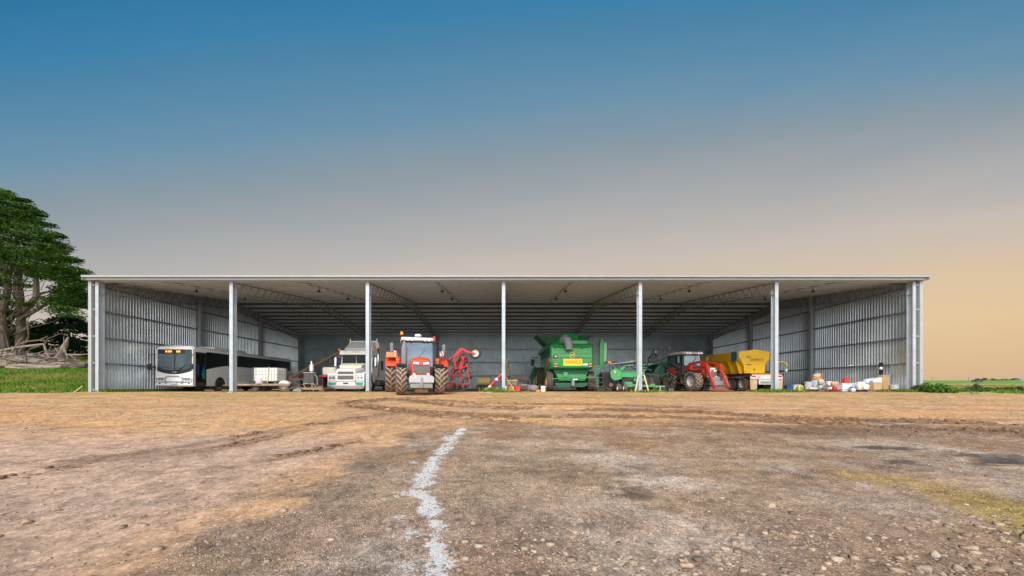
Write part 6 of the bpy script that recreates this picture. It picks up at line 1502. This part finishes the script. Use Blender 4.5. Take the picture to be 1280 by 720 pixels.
# the great cypress on the left
def cypress():
    D0 = 41.0; bx0 = X(16, D0); bz = gz(bx0, D0)
    t = thing('cypress_tree', 'huge spreading old cypress with bare lower trunks beside the shed', 'tree', (bx0, D0, bz)); o = Vector(t.location); r = random.Random(4); g = np.random.default_rng(8)
    def q(px, py, dd=0): return P(px, py, D0 + dd) - o
    m = MB(); limb(m, q(10, 452), q(5, 330), .36, .27, r, 3, .02); limb(m, q(5, 330), q(-6, 255), .27, .1, r, 3, .04); m.build('trunk', bark, t)
    m = MB(); limb(m, q(26, 452, .6), q(25, 375, .6), .40, .32, r, 2, .02); limb(m, q(24, 375, .6), q(20, 300, 1), .40, .16, r, 3, .04); limb(m, q(24, 395, .6), q(45, 372, .3), .34, .26, r, 1, .03); m.build('trunk', bark, t)
    m = MB(); limb(m, q(45, 372, .3), q(44, 340, .2), .26, .20, r, 1, .03); limb(m, q(44, 340, .2), q(40.5, 297, 0), .20, .07, r, 2, .02); limb(m, q(44, 350, .2), q(30, 335, .5), .09, .03, r, 1, .05); m.build('dead_limb', deadw, t)
    for a, b, r0, r1 in [((24, 400, .5), (62, 377, -1), .25, .12), ((62, 377, -1), (88, 383, -2), .12, .03), ((24, 390, .5), (52, 366, 1), .16, .08), ((52, 366, 1), (70, 364, 1), .08, .03), ((22, 372, .5), (10, 345, 0), .16, .05), ((8, 380, 0), (-14, 352, -1), .18, .05), ((26, 430, 0), (60, 420, -1), .12, .03),
                         ((24, 415, .4), (50, 398, .2), .1, .03), ((28, 360, .6), (36, 342, .3), .1, .03), ((10, 400, 0), (-6, 372, 0), .1, .03), ((24, 440, 0), (48, 380, -.5), .08, .02), ((38, 436, -1), (78, 416, -2), .09, .02), ((12, 440, -1), (0, 395, -1), .08, .02)]:
        m = MB(); limb(m, q(*a), q(*b), r0, r1, r, 2, .06); m.build('branch', deadw if r.random() < .6 else bark, t)
    # crown: flat foliage pads on the limb ends inside a leaning dome
    cen = []; rad = []
    def edge(py):    # right outline of the crown at each height in the photograph
        return np.interp(py, [233, 245, 262, 280, 300, 320, 340, 360, 380, 400], [2, 30, 52, 66, 82, 96, 107, 112, 112, 100])
    for k in range(620):
        py = 233 + 165 * r.random() ** .85; e = edge(py) - (5 * math.sin(py * .42) + 3) * 1.0
        px = e - 3 - abs(r.gauss(0, 1)) * 60 if r.random() < .5 else e - 4 - r.random() * (e + 130)
        if px < -170: continue
        # open the crown up around the trunks
        if 2 < px < 75 and 345 < py and r.random() < .80: continue
        if 5 < px < 45 and 268 < py < 345 and r.random() < .45: continue
        dd = r.uniform(-7.5, 8) * (1 - .25 * max(0, (px - 60) / 50))
        if px > e - 12: dd *= .55
        pos = q(px, py, dd)
        # the outline is that of a dome seen from every side
        cen.append(pos); rad.append(r.uniform(.6, 1.7) * (.75 if px > e - 14 else 1))
    C_ = np.array([tuple(c) for c in cen]); rad = np.array(rad)
    leaves(C_, None, 270, rad, .115, .24, g, cyp, 'crown', t)
    m = MB(); idx = list(range(len(cen))); r.shuffle(idx)
    for k in idx[:55]:
        c = cen[k]; a = Vector((q(14, 0).x, 0, max(3, c.z - r.uniform(1.5, 4)))); 
        limb(m, a, c, .06, .015, r, 3, .07)
    m.build('twigs', bark, t)
    return t
cypress()
def low_cypress(px, py, d, w, h, label, mat, seed, name='cypress_tree'):
    x = X(px, d); r = random.Random(seed); g = np.random.default_rng(seed)
    t = thing(name, label, 'tree', (x, d, gz(x, d))); m = MB(); limb(m, Vector((0, 0, -.3)), Vector((.2, .1, h * .8)), .26, .08, r, 3, .03); m.build('trunk', bark, t)
    cen = []; rad = []
    for k in range(int(70 * w * h / 20)):
        z = r.random(); a = r.uniform(0, 6.28); s = math.sqrt(max(.05, 1 - (2 * z - .9) ** 2)) * w / 2 * r.random() ** .4
        cen.append((math.cos(a) * s, math.sin(a) * s, h * (.14 + .84 * z))); rad.append(r.uniform(.4, .9))
    leaves(np.array(cen), None, 110, np.array(rad), .15, .45, g, mat, 'crown', t); return t
low_cypress(84, 0, 47, 8.6, 5.2, 'low dense dark cypress hanging to the ground right of the great cypress', cypd, 31)
low_cypress(56, 0, 51, 6.4, 4.4, 'dark bushy cypress behind the great trunks and log pile', cypd, 32)
low_cypress(-18, 0, 52, 9, 6, 'dark cypress half outside the left edge behind the great cypress', cypd, 33)
low_cypress(-60, 0, 44, 10, 9, 'broad cypress outside the left edge of the picture', cyp, 35)
# fallen logs and dead branches
def at2(px, py, d): return Vector(P(px, py, d))
LG = 34.0
def log(name, label, pts, r0, r1, mat, cat='log', n=9):
    ps = [at2(a, b, c) for a, b, c in pts]; m = MB(); rr = [r0 + (r1 - r0) * k / (len(ps) - 1) for k in range(len(ps))]
    o = ps[0].copy(); m.tube([p - o for p in ps], rr, n); ob = m.build(name, mat, loc=o); tag(ob, label, cat); return ob
log('fallen_log', 'long thick fallen trunk lying along the foot of the cypress', [(-30, 438, 35), (0, 443, 35), (35, 451, 34.6), (70, 456, 34.4), (108, 457.5, 34)], .40, .26, deadw)
log('fallen_log', 'dark charred log end pointing at the shed corner', [(70, 458, 33.6), (92, 457.6, 33.4), (109, 457, 33.2)], .26, .2, deadd)
log('fallen_log', 'second grey log lying below the long trunk', [(-20, 452, 33.6), (20, 457, 33.5), (62, 459.5, 33.3), (78, 458, 33.3)], .26, .16, deadw)
log('fallen_log', 'pale thin log at the lowest edge of the log pile', [(8, 459, 32.8), (30, 461, 32.8), (52, 460, 32.8)], .12, .07, deadw)
log('fallen_log', 'upper bleached branch arching over the log pile', [(-10, 441, 34), (18, 435, 34), (40, 432, 34), (55, 430, 34), (58, 440, 34), (62, 448, 34)], .12, .07, deadw)
log('dead_stump', 'pointed bleached stump rising right of the log pile', [(70, 455, 35.2), (76, 442, 35), (82, 430, 35), (85.5, 421, 35)], .42, .05, deadw, 'stump')
log('dead_stump', 'dark split root mass under the pointed stump', [(56, 450, 35.2), (64, 444, 35), (72, 441, 35), (78, 436, 35)], .55, .28, deadd, 'stump')
r = random.Random(12)
for k in range(95):
    px = r.uniform(-20, 92); py = r.uniform(440, 460); L = r.uniform(8, 34); a = r.uniform(-.35, .5) * L; d = r.uniform(32.9, 35)
    if k % 4 == 0: a = -r.uniform(8, 20); L = r.uniform(-6, 16)
    log('dead_branch', 'thin bleached dead branch in the tangled log pile', [(px, py, d), (px + L * .5, min(461, py + a * .5 + r.uniform(-1, 1)), d), (px + L, min(461.5, py + a), d)], r.uniform(.035, .08), .015, deadw if k % 3 else deadd, 'branch', 6)['group'] = 'branches of the log pile'
# grass
def blades(name, label, n, area, hgt, mat, seed, wmul=1., dens=None, cat='grass'):
    g = np.random.default_rng(seed); x = g.uniform(area[0], area[1], n); y = area[2] + (area[3] - area[2]) * g.random(n) ** 1.3
    if dens is not None: k = g.random(n) < dens(x, y); x = x[k]; y = y[k]; n = len(x)
    z = ground_z(x, y) - .01; h = hgt * (.35 + g.random(n) ** 1.5 * 1.1); a = g.random(n) * 6.28; w_ = (.012 + .02 * g.random(n)) * wmul
    lx = g.normal(size=n) * h * .35; ly = g.normal(size=n) * h * .35
    V = np.stack([np.stack([x - np.cos(a) * w_, y - np.sin(a) * w_, z], 1), np.stack([x + np.cos(a) * w_, y + np.sin(a) * w_, z], 1), np.stack([x + lx, y + ly, z + h], 1)], 1).reshape(-1, 3)
    o = np_mesh(name, V, np.arange(n * 3).reshape(-1, 3), mat); tag(o, label, cat, kind='stuff'); return o
bank = lambda x, y: ss(-25.0, -26.0, x + 1.2 * (fbm(x * 1.7, y * 1.7, 103) - .5)) * ss(21.2, 22.2, y + 1.3 * (fbm(x * 1.7, y * 1.7, 103) - .5)) * (.25 + .75 * ss(.3, .6, fbm(x * .8, y * .8, 201))) * (1 - .9 * ss(.45, .58, fbm(x * .5, y * .9, 181)) * ss(30, 27, y))
blades('bank_grass', 'lush green grass on the bank left of the shed', 130000, (-52, -24.9, 21.2, 36), .17, grm, 51, 1.4, bank)
blades('bank_dry_grass', 'yellowish dry grass lying in patches across the left bank', 60000, (-50, -24.9, 21.6, 28.5), .17, dryg, 52, 1.4, lambda x, y: ss(.44, .56, fbm(x * .5, y * .9, 181)))
blades('hill_grass', 'pale grass on the rise behind the log pile', 26000, (-62, -27, 38, 62), .22, dryg, 53, 3)
blades('verge_grass', 'green grass and weeds along the right edge of the yard', 26000, (25.5, 46, 20.5, 29), .16, grm, 54, 1.5, lambda x, y: ss(.38, .62, fbm(x * .6, y * .6, 211)) * ss(20.5, 22.5, y))
blades('field_dry_grass', 'dry yellow grass of the paddock beyond the right verge', 42000, (25.5, 78, 26, 50), .14, dryg, 55, 2.6)
blades('wall_weeds', 'green weeds growing along the inner foot of both end walls', 6000, (-24.2, -23.5, 22.6, 30), .14, grm, 56, 1.3); 
blades('wall_weeds', 'green weeds growing at the foot of the right end wall', 5000, (22.9, 24.3, 22.2, 24.5), .14, grm, 57, 1.3)
for (px, w_, hh, n, lab) in [(618, .9, .24, 2600, 'bright green grass tuft left of the centre post foot'), (632, 1.1, .12, 1800, 'low grass around the centre post foot'), (806, 1.3, .14, 2000, 'thin grass around the fourth inner post foot'), (966, 1.5, .18, 3200, 'grass tuft around the fifth inner post foot'), (985, 1.2, .12, 1600, 'short grass right of the fifth inner post'), (456, .7, .08, 500, 'few grass blades at the second inner post foot'), (288, .6, .07, 300, 'few grass blades at the first inner post foot')]:
    x = X(px, 22.4)
    blades('grass_tuft', lab, n, (x - w_, x + w_, 21.9, 22.9), hh, grm, int(px), 1.2, lambda a, b, x=x, w_=w_: np.exp(-((a - x) / (w_ * .55)) ** 2 - ((b - 22.4) / .35) ** 2))
# bush at the right corner and its neighbours
def bush(px, d, w, h, mat, label, seed, name='bush', cat='bush', n=None, size=.07, group=None):
    x = X(px, d); g = np.random.default_rng(seed); r = random.Random(seed); t = thing(name, label, cat, (x, d, gz(x, d)), group=group)
    k = n or int(26 * w); cen = []
    for i in range(k):
        a = r.uniform(0, 6.28); s = r.random() ** .5; zz = h * (1 - s ** 2) * r.uniform(.35, 1)
        cen.append((math.cos(a) * s * w / 2, math.sin(a) * s * w * .4, .06 + zz * .9))
    leaves(np.array(cen), None, 70, np.array([r.uniform(.14, .3) * min(1, h / .6) for _ in cen]), size, .8, g, mat, 'foliage', t)
    m = MB()
    for i in range(7): c = Vector(cen[i * len(cen) // 8]); limb(m, Vector((c.x * .2, c.y * .2, -.02)), c, .015, .006, r, 1, .05)
    m.build('stem', bark, t); return t
bush(1166, 22.2, 1.75, .50, bushm, 'rounded bright green bush at the foot of the right shed corner', 61)
bush(1152, 22.4, .9, .42, weedm, 'grey green weed clump between the shed corner and bright bush', 62)
bush(1178, 22.8, 1.3, .2, bushm, 'low green weed patch trailing right of the bright bush', 63)
for k, (px, d, w, h, mt, lab) in enumerate([(1216, 25, .9, .5, weedm, 'grey leafless thistle standing tallest in the right verge'), (1206, 24.6, 1.0, .16, bushm, 'small green weed left of the grey thistle'), (1228, 26, 1.6, .2, weedm, 'brown grey weeds right of the tall thistle'), (1240, 24, .9, .16, bushm, 'green weed patch near the yard edge at right'), (1252, 27, 1.5, .24, weedm, 'pale weed clump toward the right edge'), (1271, 25, 1.6, .28, weedm, 'grey brown weed heap at the right edge of the picture'), (1220, 23.4, 1.5, .16, bushm, 'flat green weeds in front of the thistle'), (1190, 27, 1.4, .2, weedm, 'faded weeds behind the green verge near the bush')]):
    bush(px, d, w, h, mt, lab, 70 + k, 'weed', 'weed', n=int(20 * w), size=.045)
# far things across the field
def far_tree(px, d, h, w, label, seed, group='far trees on the horizon'):
    x = X(px, d); g = np.random.default_rng(seed); r = random.Random(seed); t = thing('far_tree', label, 'tree', (x, d, gz(x, d)), group=group)
    m = MB(); m.tube([(0, 0, -.5), (0, 0, h * .5)], h * .04, 6); m.build('trunk', bark, t)
    cen = np.array([(r.gauss(0, w * .25), r.gauss(0, w * .25), h * (.35 + .5 * r.random())) for _ in range(26)])
    leaves(cen, None, 30, np.full(26, h * .22), h * .10, .7, g, M_far, 'crown', t); return t
M_far = leaf_mat('far_foliage', [(.07, .085, .07), (.10, .12, .09), (.14, .15, .11)])
for k, px in enumerate([1222, 1227, 1231, 1238, 1242, 1249, 1256, 1262, 1268, 1272, 1278, 1284, 1292, 1300]):
    far_tree(px, 420 + 7 * (k % 4), [3.4, 2.6, 4.2, 2.8, 3.4, 2.6, 3.2, 3, 3.6, 4, 3.4, 4, 3, 4][k], [4, 5, 4, 6, 4, 6, 5, 6, 4, 5, 6, 5, 6, 5][k], 'tiny dark tree on the far horizon at the right edge', 300 + k)
x = X(1222, 96); t = thing('water_trough', 'small dark water trough alone in the green field', 'trough', (x, 96, gz(x, 96)))
m = MB(); m.prism([(-.7, 0), (.7, 0), (.85, .45), (-.85, .45)], -.5, .5, 'y'); m.build('trough_body', M('trough_dark', (.05, .05, .05), .8), t)
m = MB(); m.bx(-.95, -.88, -.5, .5, 0, .6); m.build('rail', rust, t)
x = X(1276, 330); t = thing('distant_farm_shed', 'tiny pale farm shed on the horizon at the far right', 'shed', (x, 330, gz(x, 330)))
m = MB(); m.bx(-3, 3, -2, 2, -1, 1.2); m.build('wall', M('far_wall', (.30, .27, .24), .8), t); m = MB(); m.prism([(-2.3, 1.2), (2.3, 1.2), (0, 1.9)], -3.2, 3.2); m.build('roof', M('far_roof', (.34, .33, .32), .8), t)
# wire fence across the right paddock
t = thing('wire_fence', 'thin wire fence of slim posts across the right paddock', 'fence', (28, 58, gz(28, 58)))
fx = [28 + k * 7 for k in range(9)]; tops = []
for k, x in enumerate(fx):
    y = 58 + .12 * (x - 28); z = gz(x, y) - t.location.z; m = MB(); m.tube([(x - 28, y - 58, z - .2), (x - 28, y - 58, z + 1.1)], .045, 6); m.build('post', M('post_wood', (.26, .22, .18), .9), t); tops.append((x - 28, y - 58, z))
for hh in (.35, .7, 1.0): m = MB(); m.tube([(a, b, c + hh) for a, b, c in tops], .008, 4); m.build('wire', mgrey, t)
